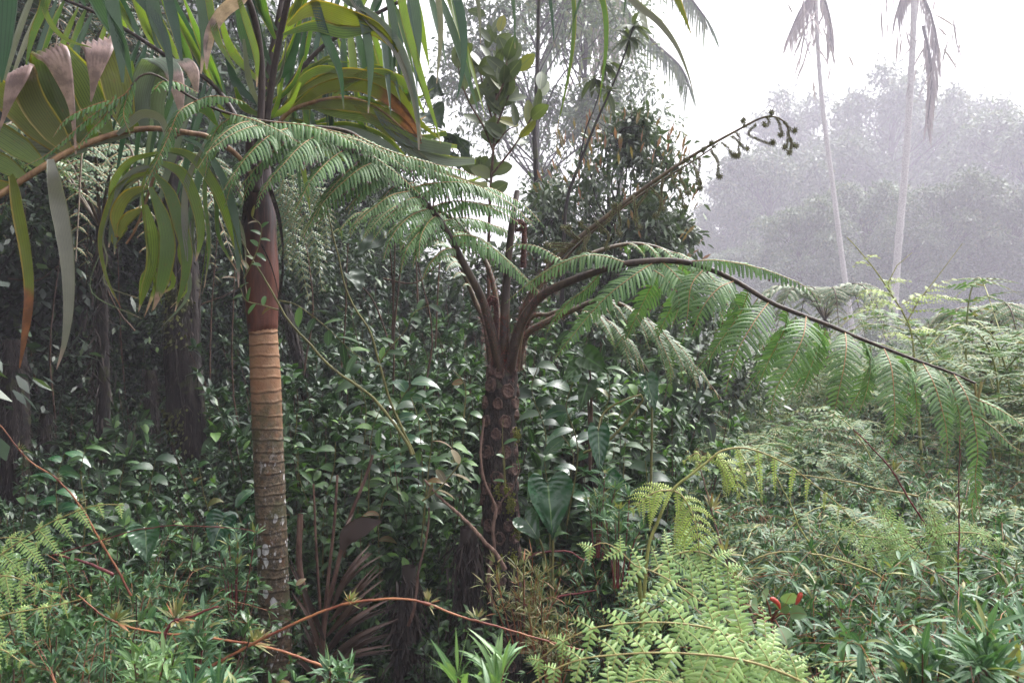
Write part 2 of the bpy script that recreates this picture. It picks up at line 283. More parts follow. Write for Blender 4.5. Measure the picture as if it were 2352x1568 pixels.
# palm trunk and crownshaft
def palmtrunk_mat():
    m, t = newmat('palm_trunk'); at = nd(t, 'ShaderNodeAttribute', attribute_name='la'); sp = t.nodes.new('ShaderNodeSeparateColor'); t.links.new(at.outputs['Color'], sp.inputs[0])
    ring, tt, _ = sp.outputs; tc = t.nodes.new('ShaderNodeTexCoord'); ob = tc.outputs['Object']
    n1 = noise(t, ob, 22, 6, .7); n2 = noise(t, ob, 60, 5, .7); n3 = noise(t, ob, 9, 3)
    col = mixc(t, smst(t, n1, .35, .7), (.21, .105, .055), (.28, .165, .095))
    low = smst(t, mth(t, 'ADD', tt, mth(t, 'MULTIPLY', mth(t, 'SUBTRACT', n1, .5), .35)), .08, .26)   # tt: 0 at the top
    brown = mixc(t, smst(t, n2, .4, .62), (.035, .026, .017), (.125, .09, .055)); brown = mixc(t, smst(t, n1, .55, .66), brown, (.09, .045, .022)); col = mixc(t, low, col, brown)
    mp = t.nodes.new('ShaderNodeMapping'); mp.inputs['Scale'].default_value = (1, 1, .6); t.links.new(ob, mp.inputs[0])
    vo = t.nodes.new('ShaderNodeTexVoronoi'); vo.inputs['Scale'].default_value = 30; t.links.new(mp.outputs[0], vo.inputs['Vector'])
    sc = t.nodes.new('ShaderNodeSeparateColor'); t.links.new(vo.outputs['Color'], sc.inputs[0])
    sz = mth(t, 'MULTIPLY', smst(t, mth(t, 'ADD', sc.outputs[0], mth(t, 'MULTIPLY', smst(t, tt, .22, .5), .30)), .62, 1.1), .45)
    dist = mth(t, 'ADD', vo.outputs['Distance'], mth(t, 'MULTIPLY', mth(t, 'SUBTRACT', n2, .5), .45))
    pm = smst(t, mth(t, 'SUBTRACT', sz, dist), -.01, .03); vo2 = t.nodes.new('ShaderNodeTexVoronoi'); vo2.inputs['Scale'].default_value = 55; t.links.new(mp.outputs[0], vo2.inputs['Vector']); sc2 = t.nodes.new('ShaderNodeSeparateColor'); t.links.new(vo2.outputs['Color'], sc2.inputs[0]); pm2 = smst(t, mth(t, 'SUBTRACT', mth(t, 'MULTIPLY', smst(t, mth(t, 'ADD', sc2.outputs[0], mth(t, 'MULTIPLY', tt, .4)), .85, 1.25), .42), mth(t, 'ADD', vo2.outputs['Distance'], mth(t, 'MULTIPLY', mth(t, 'SUBTRACT', n2, .5), .3))), -.01, .03); pm = mth(t, 'MAXIMUM', pm, pm2); pm = mth(t, 'MULTIPLY', pm, smst(t, tt, .20, .3)); col = mixc(t, pm, col, mixc(t, smst(t, n2, .35, .6), (.30, .29, .29), (.52, .51, .52)))
    col = mixc(t, mth(t, 'MULTIPLY', smst(t, mth(t, 'ADD', noise(t, mp.outputs[0], 48, 5, .75), mth(t, 'MULTIPLY', n3, .25)), .68, .76), mth(t, 'MULTIPLY', smst(t, tt, .16, .3), .75)), col, (.26, .25, .24))
    col = mixc(t, mth(t, 'MULTIPLY', smst(t, n3, .5, .62), mth(t, 'MULTIPLY', low, .6)), col, (.045, .05, .018))
    col = mixc(t, mth(t, 'MULTIPLY', ring, .75), col, (.03, .02, .014))
    b = nd(t, 'ShaderNodeBsdfPrincipled'); t.links.new(col, b.inputs['Base Color']); b.inputs['Roughness'].default_value = .6; b.inputs['Specular IOR Level'].default_value = .3
    bp = t.nodes.new('ShaderNodeBump'); bp.inputs['Strength'].default_value = .6; bp.inputs['Distance'].default_value = .006; t.links.new(n2, bp.inputs['Height']); t.links.new(bp.outputs[0], b.inputs['Normal'])
    o = t.nodes.new('ShaderNodeOutputMaterial'); t.links.new(b.outputs[0], o.inputs[0]); return m
def shaft_mat():
    m, t = newmat('crownshaft'); at = nd(t, 'ShaderNodeAttribute', attribute_name='la'); sp = t.nodes.new('ShaderNodeSeparateColor'); t.links.new(at.outputs['Color'], sp.inputs[0])
    tt = sp.outputs[1]; tc = t.nodes.new('ShaderNodeTexCoord'); mp = t.nodes.new('ShaderNodeMapping'); mp.inputs['Scale'].default_value = (1, 1, .12); t.links.new(tc.outputs['Object'], mp.inputs[0])
    n1 = noise(t, mp.outputs[0], 55, 5, .7); n2 = noise(t, tc.outputs['Object'], 10, 4)
    col = mixc(t, smst(t, mth(t, 'ADD', tt, mth(t, 'MULTIPLY', mth(t, 'SUBTRACT', n2, .5), .35)), .25, .62), mixc(t, smst(t, n1, .3, .7), (.06, .016, .010), (.115, .036, .021)), mixc(t, smst(t, n1, .4, .62), (.018, .010, .012), (.055, .022, .020)))
    col = mixc(t, smst(t, mth(t, 'SUBTRACT', n2, mth(t, 'MULTIPLY', tt, .2)), .58, .66), col, (.05, .03, .03))
    b = nd(t, 'ShaderNodeBsdfPrincipled'); t.links.new(col, b.inputs['Base Color']); b.inputs['Roughness'].default_value = .42; b.inputs['Specular IOR Level'].default_value = .35
    bp = t.nodes.new('ShaderNodeBump'); bp.inputs['Strength'].default_value = .35; bp.inputs['Distance'].default_value = .005; t.links.new(n1, bp.inputs['Height']); t.links.new(bp.outputs[0], b.inputs['Normal'])
    o = t.nodes.new('ShaderNodeOutputMaterial'); t.links.new(b.outputs[0], o.inputs[0]); return m
M['ptrunk'] = palmtrunk_mat(); M['shaft'] = shaft_mat()

# profiles (half-width along the leaf)
ELL = [.12, .62, .93, 1, .86, .52, .06]; ELL5 = [.12, .85, 1, .68, .05]; LAN = [.2, .75, 1, .92, .7, .42, .03]; LAN4 = [.3, 1, .8, .03]
FAR3 = [.25, 1, .08]; SCAL = [.75, 1, .68, 1, .66, .97, .62, .90, .56, .8, .46, .62, .1]
OVAL = [.2, .7, .95, 1, .98, .86, .6, .1]

# ------------------------------------------------------------------ ground
def build_ground():
    n = 90; s = np.sinh(np.linspace(-3.6, 3.6, n)) / math.sinh(3.6) * 145; X, Y = np.meshgrid(s, s + 5.0, indexing='ij')
    Z = gz(X, Y) + 0.06 * np.sin(X * 1.3 + 2) * np.sin(Y * 1.1) ; V = np.stack([X, Y, Z], -1); i, j = np.meshgrid(np.arange(n - 1), np.arange(n - 1), indexing='ij')
    Q = np.stack([i * n + j, (i + 1) * n + j, (i + 1) * n + j + 1, i * n + j + 1], -1).reshape(-1, 4); mb = MB(); mb.add(V, Q, np.full((n * n, 4), .5))
    m = barkmat('soil', (.018, .013, .009), (.04, .04, .018), 3, (1, 1, 1), bump=1, moss=(.03, .045, .014))
    o = mk('ground', mb, m); o['kind'] = 'structure'
build_ground()

# ------------------------------------------------------------------ tree fern
TOCAM = np.array([0.0, -1.0, 0.0])
def pinna(parent, pts, hw, mats, sp=0.0165, shape=None, droop=.55, facing=.9, tri=False, name='pinna', tipdead=.25, ribr=.0022, ang=.35, mb=None, width=.86, n=None, asym=1.0, prof=None):
    path = smooth(pts, 60); L = plen(path); n = n or max(6, int(L / sp)); sp = L / n; own = mb is None
    mb = mb or MB(); q = smooth(pts, n + 1)[:-1] + 0; T = tangents(q)
    n0 = nrm(np.array([0, 0, 1.0]) + facing * TOCAM + RS.normal(size=3) * .12); Nn = n0 - T * (T @ n0)[:, None]; Nn = nrm(Nn); Sd = np.cross(T, Nn)
    t = (np.arange(n) + .5) / n
    env = np.clip(t / .12, .35, 1) ** .6 * np.clip((1 - t) / .62, 0.05, 1) ** .75 if shape is None else shape(t)
    for s in (-1, 1):
        D = nrm(Sd * s + T * ang + RS.normal(size=(n, 3)) * .09); Ln = hw * env * (.84 + .26 * RS.rand(n)) * (asym if s > 0 else 1.0)
        dr = droop * (.7 + .6 * RS.rand(n)); B = q + T * (0.25 * sp * s)
        dead = np.where(RS.rand(n) < tipdead, .80 + .15 * RS.rand(n), 2.0)
        if not tri: leaves(mb, B, D, Nn, Ln, sp * width * np.clip(env * 1.6, .5, 1), prof or SCAL, droop=dr, colh=(-.3, .12, -.3), dead=dead)
        else:
            k = tri + 1; c, dd = center(B, D, Ln, dr * .6, k); S2 = nrm(np.cross(dd, Nn[:, None])); tt = np.linspace(0, 1, k)
            wl = sp * .62 * np.clip((1 - tt) * 1.6, .12, 1)[None] * np.clip(env * 1.4, .4, 1)[:, None]
            for s2 in (-1, 1):
                DD = nrm(S2 * s2 + dd * .55); Bf = c.reshape(-1, 3); rn = np.repeat(RS.rand(n), k)
                leaves(mb, Bf, DD.reshape(-1, 3), np.repeat(Nn, k, 0), wl.ravel(), np.repeat(Ln / k * .93, k), [.7, 1, .85, .15], droop=.15, colh=(-.15, .05, -.15), rnd=rn * .8 + .1 * RS.rand(n * k))
            leaves(mb, B, D, Nn, Ln, sp * .09, [1, .9, .7, .4, .2], droop=dr * .6, colh=(.5, .9, .5), rnd=.5)
    tube(mb, path[::4], ribr, ribr * .35, 5, mat=1)
    if own: return mk(name, mb, mats, parent)

def hairs(mb, p, r, n, L=.02, mat=0, t0=0, t1=1):
    k = len(p); ii = (t0 + (t1 - t0) * RS.rand(n)) * (k - 1); i0 = np.clip(ii.astype(int), 0, k - 2); f = (ii - i0)[:, None]; B = p[i0] * (1 - f) + p[i0 + 1] * f
    T = tangents(p)[i0]; D = nrm(np.cross(T, rvec(n))); rr = r * (1 - ii / (k - 1) * .4)
    leaves(mb, B + D * rr[:, None] * .85, nrm(D + T * .5), T, L * (.5 + RS.rand(n)), .0028, [1, .8, .4, .05], mat=mat, cols=(-1, 1), colh=(0, 0))

tf_base = np.array([*P(1148, 784, 3.4)[:2], -0.05]); TF = thing('tree_fern', 'dark scarred tree fern with long arching fronds in the centre, beside a red canopied palm', 'tree fern', tf_base)
TF['label'] = 'nearest tree fern, dark trunk with round leaf scars and long arching lacy fronds'
def fern_trunk():
    mb = MB(); pts = np.vstack([PP([(1158, 800), (1154, 870), (1148, 960), (1146, 1080), (1150, 1200), (1156, 1330), (1158, 1500)], 3.4), tf_base[None]])
    p = smooth(pts, 80); rad = np.interp(np.linspace(0, 1, 80), [0, .05, .12, .3, .5, .8, 1], [.030, .058, .068, .072, .068, .074, .10])
    th = np.linspace(0, 2 * np.pi, 40, endpoint=False); T = tangents(p); V = []; A = []
    for i in range(80):
        rr = rad[i] * (1 + .07 * np.sin(th * 5 + i * .5) + .05 * RS.normal(size=40)); V.append(p[i] + np.stack([np.cos(th) * rr, np.sin(th) * rr, th * 0], 1)); A.append(np.tile([.5, i / 79, .5, 2], (40, 1)))
    i, j = np.meshgrid(np.arange(79), np.arange(40), indexing='ij'); Q = np.stack([i * 40 + j, (i + 1) * 40 + j, (i + 1) * 40 + (j + 1) % 40, i * 40 + (j + 1) % 40], -1).reshape(-1, 4)
    mb.add(np.vstack(V), Q, np.vstack(A)); 
    # root fibres running down the trunk
    for _ in range(170):
        a = RS.rand() * 6.28; k0 = RS.randint(12, 60); kk = np.arange(k0, min(80, k0 + RS.randint(8, 20))); aa = a + np.cumsum(RS.normal(size=len(kk)) * .06)
        tube(mb, p[kk] + np.stack([np.cos(aa), np.sin(aa), 0 * aa], 1) * (rad[kk] * 1.05)[:, None], .003, .0015, 4)
    hairs(mb, p[0:10], .062, 1500, .022, mat=1); hairs(mb, p[0:9], .058, 900, .02, mat=2)
    o = mk('trunk', mb, [M['ftrunk'], M['hair'], M['scale']], TF)
    # round leaf scars in a spiral: raised rim, sunken face
    ga = 2.4; k = 0; z = 0
    cum = np.r_[0, np.cumsum(np.linalg.norm(np.diff(p, axis=0), axis=1))]; sc_l = []
    for row in range(19):
        for c5 in range(5):
            if row < 11 or RS.rand() < .6: sc_l.append((.10 + row * .072 + RS.normal() * .008, (c5 + .5 * (row % 2)) * 1.2566 - 1.75 + RS.normal() * .08))
    for hh, a in sc_l:
        i = int(np.interp(hh, cum, np.arange(80))); c = p[i] + np.array([math.cos(a), math.sin(a), 0]) * rad[i] * 1.0; out = np.array([math.cos(a), math.sin(a), .12]); out /= np.linalg.norm(out)
        u = np.cross([0, 0, 1.0], out); u /= np.linalg.norm(u); v = np.cross(out, u); R = .021 + .006 * RS.rand(); m2 = MB(); ring = []
        prof = [(1.12, -.016), (1.0, .008), (.88, .011), (.76, .005), (.5, .003), (.3, .006), (.02, .003)]
        t2 = np.linspace(0, 2 * np.pi, 20, endpoint=False); wob = 1 + .07 * RS.normal(size=20)
        VV = np.vstack([c + out * h + (u * np.cos(t2)[:, None] * R * f + v * np.sin(t2)[:, None] * R * f * 1.15) * wob[:, None] - v * .0 for f, h in prof])
        i2, j2 = np.meshgrid(np.arange(len(prof) - 1), np.arange(20), indexing='ij'); QQ = np.stack([i2 * 20 + j2, i2 * 20 + (j2 + 1) % 20, (i2 + 1) * 20 + (j2 + 1) % 20, (i2 + 1) * 20 + j2], -1).reshape(-1, 4)
        m2.add(VV, QQ, np.full((len(VV), 4), .5)); mk('leaf_scar', m2, M['scar'], o)
    mp = PP([(1162, 1130), (1170, 1160), (1178, 1280), (1190, 1220), (1175, 1150), (1140, 1125), (1187, 1000), (1150, 1290)], 3.325)
    for q in mp: m3 = MB(); blobs(m3, q + RS.normal(size=(60, 3)) * [.008, .006, .018], .002 + .004 * RS.rand(60)); mk('moss_clump', m3, M['moss'], o)
    return p, rad
TFp, TFr = fern_trunk()

def frond_base(parent, pts, r0, r1, mats=None, hair=True, n=50, split=.0, name='frond'):
    mb = MB(); p = tube(mb, pts, r0, r1, 9, n=n)
    if hair: hairs(mb, p, r0, 420, .018, mat=1, t0=.0, t1=.30)
    return mk(name, mb, mats or [M['petiole'], M['hair']], parent), p

FM = [M['fern'], M['fern_rib']]; FB = [M['fern_back'], M['fern_rib']]
# frond to the upper left
r1pts = PP([(1150, 850, .02), (1132, 775), (1108, 690), (1062, 600), (1025, 530), (985, 475), (925, 415), (862, 352), (800, 303), (684, 288), (598, 277), (513, 257), (444, 226), (410, 205), (369, 178), (342, 169), (318, 178), (301, 200)], 3.35)
r1pts[:, 0] = 0; r1px = [(1150, 850), (1132, 775), (1108, 690), (1062, 600), (1025, 530), (985, 475), (925, 415), (862, 352), (800, 303), (684, 288), (598, 277), (513, 257), (444, 226), (410, 205), (369, 178), (342, 169), (318, 178), (301, 200)]
def dep1(px): return np.interp(px, [30, 300, 600, 800, 1150], [2.55, 2.62, 2.85, 3.0, 3.36])
def D1(pts, dd=0.0): return np.array([P(q[0], q[1], dep1(q[0]) + dd + (q[2] if len(q) > 2 else 0)) for q in pts])
f1 = MB(); p1 = smooth(D1(r1px), 90); rr = np.interp(np.linspace(0, 1, 90), [0, .15, .5, 1], [.025, .018, .009, .003])
T1 = tube(f1, p1, 0, 0, 9, radii=rr); hairs(f1, p1, .022, 500, .018, mat=1, t0=0, t1=.16)
F1 = mk('frond', f1, [M['petiole'], M['hair']], TF); F1['label'] = 'longest frond, sweeping to the upper left across the palm'
for pts, hw in [
    ([(800, 303), (892, 346, -.05), (995, 376, -.1), (1060, 392, -.1), (1118, 416, -.1)], .062),
    ([(860, 350), (930, 362, .05), (1010, 388, .05), (1080, 428, .0)], .055),
    ([(925, 437), (975, 424, -.05), (1040, 418, -.1), (1090, 424, -.1), (1140, 448, -.1), (1190, 482, -.1), (1237, 535, -.1)], .075),
    ([(990, 476), (1040, 462, -.05), (1100, 468, -.1), (1160, 492, -.1), (1208, 525, -.1)], .06),
    ([(1030, 545), (1075, 540, -.05), (1115, 556, -.1), (1160, 593, -.1), (1220, 648, -.1)], .065),
    ([(1010, 510), (1060, 500, .05), (1120, 512, .05), (1170, 540, .05), (1200, 575, .05)], .06),
    ([(530, 262), (580, 275, -.06), (640, 300, -.1), (697, 334, -.12)], .07),
    ([(620, 280), (700, 288, -.05), (780, 312, -.1), (850, 352, -.1)], .07),
    ([(700, 288), (790, 308, -.05), (870, 345, -.1), (940, 392, -.1)], .07),
    ([(915, 405), (870, 400, -.05), (830, 420, -.05), (795, 458, -.05)], .055),
    ([(950, 437), (900, 440, -.1), (860, 452, -.1), (805, 478, -.1)], .06),
    ([(985, 478), (940, 490, -.08), (900, 520, -.1), (878, 562, -.1)], .065),
    ([(1010, 515), (970, 520, -.08), (935, 548, -.1), (918, 592, -.1)], .055),
    ([(1045, 570), (1020, 566, -.05), (990, 580, -.05), (965, 610, -.05)], .04),
    ([(600, 277), (550, 278, -.1), (500, 302, -.15), (470, 330, -.15), (446, 350, -.15)], .07),
    ([(680, 290), (620, 302, -.1), (560, 342, -.15), (505, 402, -.15)], .075),
    ([(760, 298), (700, 322, -.1), (650, 362, -.15), (605, 402, -.15), (588, 436, -.15)], .078),
    ([(830, 325), (770, 352, -.1), (720, 390, -.15), (690, 430, -.15), (668, 455, -.15)], .075),
    ([(880, 365), (830, 380, -.1), (780, 410, -.1), (740, 440, -.1), (722, 470, -.1)], .07),
    ([(900, 390), (862, 402, -.05), (820, 430, -.05), (788, 445, -.05)], .05),
    ([(640, 283), (600, 310, .1), (560, 350, .15), (530, 400, .15), (515, 440, .15)], .06),
    ([(540, 265), (500, 285, .1), (480, 320, .1), (470, 370, .1)], .05),
    ([(455, 230), (412, 250, -.05), (385, 300, -.05), (355, 350, -.05), (322, 398, -.05)], .05),
    ([(355, 205), (375, 187), (410, 190), (460, 216)], .04), ([(433, 240), (480, 222, -.05), (530, 225, -.1), (572, 240, -.1)], .045),
    ([(305, 192), (292, 212), (284, 240), (302, 265)], .045), ([(245, 232), (200, 238), (150, 248), (118, 272)], .032), ([(262, 222), (242, 255), (205, 278), (158, 312)], .032),
    ([(301, 200), (285, 215), (240, 236), (190, 265), (150, 292), (100, 322), (40, 338)], .034)]:
    w_ = D1(pts); w_[:, 2] -= .07 * np.linspace(0, 1, len(w_)) ** 1.5 * (pts[-1][0] < pts[0][0]); hw *= 1.12
    pinna(F1, w_, hw, FM, droop=1.3, facing=.9, tipdead=.55, sp=.0155)
    if hw > .058: pinna(F1, w_ + np.array([.035 + .02 * RS.rand(), .07, -.012]) + np.linspace(0, 1, len(w_))[:, None] * RS.normal(size=3) * .04, hw * .95, FM, droop=1.3, facing=.9, tipdead=.55, sp=.0155)

# frond to the right, pinnae hanging like curtains
r2px = [(1170, 850, .02), (1182, 790), (1204, 730), (1250, 675), (1330, 638), (1400, 615), (1460, 603), (1548, 599), (1616, 613), (1685, 643), (1770, 694), (1838, 722), (1907, 748), (1958, 770), (2026, 797), (2112, 830), (2180, 854), (2240, 880)]
def dep2(px): return np.interp(px, [1150, 1500, 2250, 2352], [3.36, 3.2, 2.95, 2.9])
def D2(pts, dd=0.0): return np.array([P(q[0], q[1], dep2(q[0]) + dd + (q[2] if len(q) > 2 else 0)) for q in pts])
f2 = MB(); p2 = smooth(D2(r2px), 90); rr = np.interp(np.linspace(0, 1, 90), [0, .15, .5, 1], [.026, .019, .011, .005]); tube(f2, p2, 0, 0, 9, radii=rr)
hairs(f2, p2, .022, 500, .018, mat=1, t0=0, t1=.2); tube(f2, D2([(2240, 880), (2242, 924)]), .005, .004, 6, mat=2); tube(f2, D2([(2255, 876, -.02), (2238, 960, -.01)]), .006, .004, 6, mat=2)
F2 = mk('frond', f2, [M['petiole'], M['hair'], M['bracken_rib']], TF); F2['label'] = 'right hand frond with a snapped tip and pinnae hanging in a row'
shp = lambda t: np.clip(t / .16, .25, 1) ** .7 * np.clip((1 - t) / .6, .08, 1) ** .8
front = [([(1620, 614), (1588, 655, -.08), (1579, 725, -.1), (1566, 795, -.08)], .075), ([(1688, 645), (1650, 662, -.08), (1613, 708, -.12), (1584, 780, -.1)], .085),
    ([(1767, 692), (1733, 738, -.1), (1695, 804, -.14), (1676, 859, -.12), (1664, 914, -.1)], .095), ([(1852, 724), (1845, 772, -.1), (1818, 831, -.13), (1784, 890, -.12), (1765, 966, -.1)], .095),
    ([(1941, 762), (1944, 795, -.08), (1938, 845, -.12), (1924, 910, -.12), (1908, 988, -.1)], .085), ([(2030, 799), (2047, 842, -.08), (2054, 910, -.12), (2054, 978, -.12), (2035, 1055, -.1)], .085),
    ([(2119, 833), (2143, 876, -.08), (2165, 944, -.12), (2176, 1010, -.12), (2172, 1072, -.1)], .07), ([(2190, 858), (2221, 910, -.08), (2238, 972, -.1), (2246, 1040, -.1), (2240, 1110, -.08), (2258, 1220, -.05)], .055)]
back = [([(1650, 628), (1680, 665, .12), (1700, 720, .16), (1690, 790, .15)], .07), ([(1720, 665), (1700, 720, .12), (1650, 790, .16), (1615, 850, .15)], .075), ([(1810, 710), (1800, 760, .12), (1760, 840, .16), (1735, 905, .15)], .075),
    ([(1880, 738), (1880, 790, .12), (1860, 850, .16), (1830, 930, .15)], .075), ([(1985, 780), (2000, 830, .12), (1990, 900, .16), (1965, 970, .15)], .07), ([(2070, 815), (2095, 860, .12), (2105, 930, .16), (2100, 1000, .15)], .065),
    ([(2150, 843), (2185, 890, .1), (2205, 960, .14), (2205, 1030, .12)], .055), ([(1570, 602), (1560, 660, .1), (1530, 730, .15), (1500, 790, .15)], .065), ([(1530, 600), (1500, 650, .1), (1460, 730, .15), (1430, 800, .15)], .065)]
for pts, hw in front: pinna(F2, D2(pts), hw * .95, FM, shape=shp, droop=.36, facing=1.5, tipdead=.12, ribr=.0026, sp=.0185, ang=.36, width=.72)
for pts, hw in back: pinna(F2, D2(pts) + np.array([.06, .08, -.03]) + np.linspace(0, 1, len(pts))[:, None] * np.array([-.10, 0, 0]), hw * .9, FM, shape=shp, droop=.3, facing=1.2, tipdead=.25, sp=.0175, ang=.5, width=.72)
for pts, hw in back: pinna(F2, D2(pts), hw * .9, FM, shape=shp, droop=.3, facing=1.2, tipdead=.25, sp=.0165, ang=.5)
for pts, hw, dr in [([(1585, 600), (1650, 598, -.08), (1730, 612, -.1), (1800, 635, -.1), (1860, 665, -.1), (1894, 706, -.1)], .058, 1.8),
    ([(1501, 603), (1456, 632, -.06), (1388, 686, -.1), (1320, 764, -.1), (1264, 838, -.1)], .08, .4), ([(1446, 606), (1388, 588, -.05), (1337, 588, -.1), (1268, 615, -.12), (1200, 662, -.12), (1156, 700, -.12)], .07, 1.2),
    ([(1296, 600), (1234, 566, -.05), (1183, 563, -.08), (1156, 584, -.08)], .045, 1.2), ([(1470, 603), (1530, 640, -.05), (1560, 690, -.08), (1540, 760, -.08)], .07, .5),
    ([(1520, 600), (1560, 640, -.05), (1600, 700, -.05), (1600, 760, -.05)], .07, .5), ([(1380, 625), (1350, 660, .05), (1300, 700, .1), (1250, 770, .1)], .06, .6),
    ([(2240, 915), (2285, 935), (2330, 962), (2375, 1000)], .05, .7), ([(2240, 950), (2285, 985), (2320, 1020), (2370, 1050)], .035, 1.0), ([(2245, 1110), (2232, 1170), (2250, 1230), (2262, 1260)], .03, .8)]:
    pinna(F2, D2(pts), hw, FM, droop=dr, facing=1.0, tipdead=.3, ang=.45)

# upright unfurling frond with coiled young pinnae
r3 = [(1182, 850, .03), (1192, 770), (1208, 700), (1246, 636), (1303, 570), (1400, 492), (1500, 418), (1600, 352), (1700, 296), (1752, 270), (1785, 270), (1806, 286), (1815, 318)]
f3 = MB(); p3 = tube(f3, PP(r3, 3.42), 0, 0, 8, n=70, radii=np.interp(np.linspace(0, 1, 70), [0, .2, .6, 1], [.024, .014, .009, .003]))
tube(f3, PP([(1250, 650, .05), (1330, 560, .05), (1420, 485, .05), (1520, 415, .05), (1600, 365, .05), (1650, 330, .05)], 3.42), .007, .003, 6, n=30); hairs(f3, p3, .02, 420, .02, mat=1, t0=0, t1=.3)
F3 = mk('frond', f3, [M['rachis'], M['hair']], TF); F3['label'] = 'young half uncoiled frond reaching up to the right'
def coil_pinna(parent, start, vec, L, R=.011, turns=1.9, tight=1.0):
    mb = MB(); n = 34; t = np.linspace(0, 1, n)[:, None]; vec = np.asarray(vec, float); sw = RS.normal(size=3) * .25; sw[2] = 0
    line = np.asarray(start) + vec * t * L + np.sin(t * 5 + RS.rand() * 6) * sw * L * .45 + np.array([0, 0, -1]) * t ** 2 * L * .25
    end = line[-1]; th = np.linspace(0, turns * 2 * np.pi, 22); r = R * (1 - th / th[-1] * .8); sgn = RS.choice([-1, 1])
    T = nrm(line[-1] - line[-2]); U = nrm(np.cross(T, np.array([.3 * RS.normal(), 1, .2]))) * sgn
    sp = end + U * R * 1.0 + (-U[None] * (np.cos(th) * r)[:, None] + T[None] * (np.sin(th) * r)[:, None]); pth = np.vstack([line, sp[1:]])
    tube(mb, pth, .0024, .0016, 5, mat=1); k = len(pth); T2 = tangents(pth); nn = max(16, int(plen(pth) / .0062)); q = smooth(pth, nn); Tq = tangents(q); Sq = nrm(np.cross(Tq, [.1, 1, .15]))
    for s in (-1, 1): blobs(mb, q + Sq * s * .0044 + Tq * .002 * s + RS.normal(size=q.shape) * .0006, .0025 + .0009 * RS.rand(nn))
    mk('young_pinna', mb, [M['curl'], M['rachis']], parent)
for px, py, ex, ey, L in [(1500, 425, .25, -1, .11), (1522, 410, -.1, -1, .10), (1478, 436, -.2, -1, .10), (1548, 395, .2, -1, .12), (1568, 385, .0, -1, .09), (1592, 372, .35, -1, .10), (1606, 360, -.1, -1, .09), (1638, 342, .15, -1, .10),
    (1642, 340, -.3, .5, .02), (1660, 326, .6, -.7, .06), (1690, 305, .3, -1, .08), (1680, 312, .8, -.6, .07), (1712, 292, -.5, .7, .03), (1722, 288, .7, -.8, .09), (1765, 268, -.2, -1, .035), (1768, 268, .25, .25, .012), (1782, 272, .5, -.8, .06), (1800, 280, .6, -.5, .05), (1812, 300, -.2, -1, .06), (1815, 318, .1, -1, .05), (1815, 318, .3, -.8, .03),
    (1455, 450, .1, -1, .11), (1430, 468, -.3, -1, .10), (1408, 490, 0, 1, .05), (1405, 486, -.4, -.6, .07), (1380, 506, .2, -1, .09), (1352, 530, -.6, .5, .05), (1350, 530, -.2, -1, .08), (1330, 550, -.7, .8, .08), (1322, 556, -.5, .9, .09), (1310, 565, -.9, .3, .10), (1300, 575, -.9, -.1, .10), (1300, 572, -1, .35, .09), (1338, 545, .3, -1, .06), (1616, 352, -.4, .7, .02), (1585, 370, -.5, .6, .025)]:
    coil_pinna(F3, P(px, py, 3.42 - .01), nrm(np.array([ex, -.25 * RS.rand(), ey])), L)

# straight central stalk, two tight croziers
def crozier(px, py, d, R, lab):
    mb = MB(); th = np.linspace(0, 3.2 * np.pi, 40); r = R * (1 - th / th[-1] * .72); c = P(px, py, d)
    sp = c + np.stack([np.cos(th) * r, -np.linspace(0, .012, 40), np.sin(th) * r], 1); st = np.vstack([P(px + R * 538 * .8, py + 95, d + .02), P(px + R * 538 * .98, py + 40, d)])
    pth = smooth(np.vstack([st, sp]), 60); tube(mb, pth, 0, 0, 10, radii=np.interp(np.linspace(0, 1, 60), [0, .3, 1], [.012, .0125, .005])); hairs(mb, pth, .011, 900, .008, mat=1)
    q = smooth(pth[20:], 50); blobs(mb, q + rvec(50) * .010, .004); o = mk('crozier', mb, [M['crozier'], M['hair']], TF); o['label'] = lab
crozier(1130, 692, 3.38, .018, 'small brown coiled crozier low in the crown'); crozier(1190, 520, 3.43, .026, 'brown knobbly crozier at the top of the straight stalk')
o4, _ = frond_base(TF, PP([(1158, 850, .0), (1158, 780, -.02), (1163, 650), (1172, 550), (1178, 500), (1188, 440, .05)], 3.38), .023, .012); o4['label'] = 'straight upright leaf stalk with red scales'
# secondary fronds with automatic pinnae
def auto_frond(parent, pts, r0, r1, t0, t1, n, Lf, hw, mats, droop=.5, dirs=(-1, 1), facing=.9, fwd=.45, sag=.6, up=(0, 0, 1), hair=True, sp=.0165, tipdead=.2, name='frond', stem=None, pname='pinna', tri=False, one=False, rib=.002, ang=.35, wid=.86):
    o, p = frond_base(parent, pts, r0, r1, mats=stem or [M['rachis'], M['hair']], hair=hair, name=name); T = tangents(p); big = MB() if one else None
    for t in np.linspace(t0, t1, n):
        i = int(t * (len(p) - 1)); n0 = nrm(np.asarray(up, float) + RS.normal(size=3) * .08); n0 = nrm(n0 - T[i] * (T[i] @ n0)); s0 = np.cross(T[i], n0); u = (t - t0) / (t1 - t0)
        for s in dirs:
            L = Lf(u) * (.92 + .16 * RS.rand()); d0 = nrm(s0 * s + T[i] * fwd); x = np.linspace(0, 1, 5)[:, None]
            pts2 = p[i] + d0 * x * L + np.array([0, 0, -1]) * x ** 2 * L * sag * (.8 + .4 * RS.rand()) + T[i] * x ** 2 * L * .1
            pinna(o, pts2, hw * max(.3, Lf(u) / Lf(.3)), mats, droop=droop, facing=facing, sp=sp, tipdead=tipdead, name=pname, tri=tri, mb=big, ribr=rib, ang=ang, width=wid)
    if one: mk('foliage', big, mats, o)
    return o
fl = lambda a: (lambda u: a * np.clip(.45 + u * 1.6, 0, 1) * np.clip((1 - u) / .55, .12, 1) ** .8)
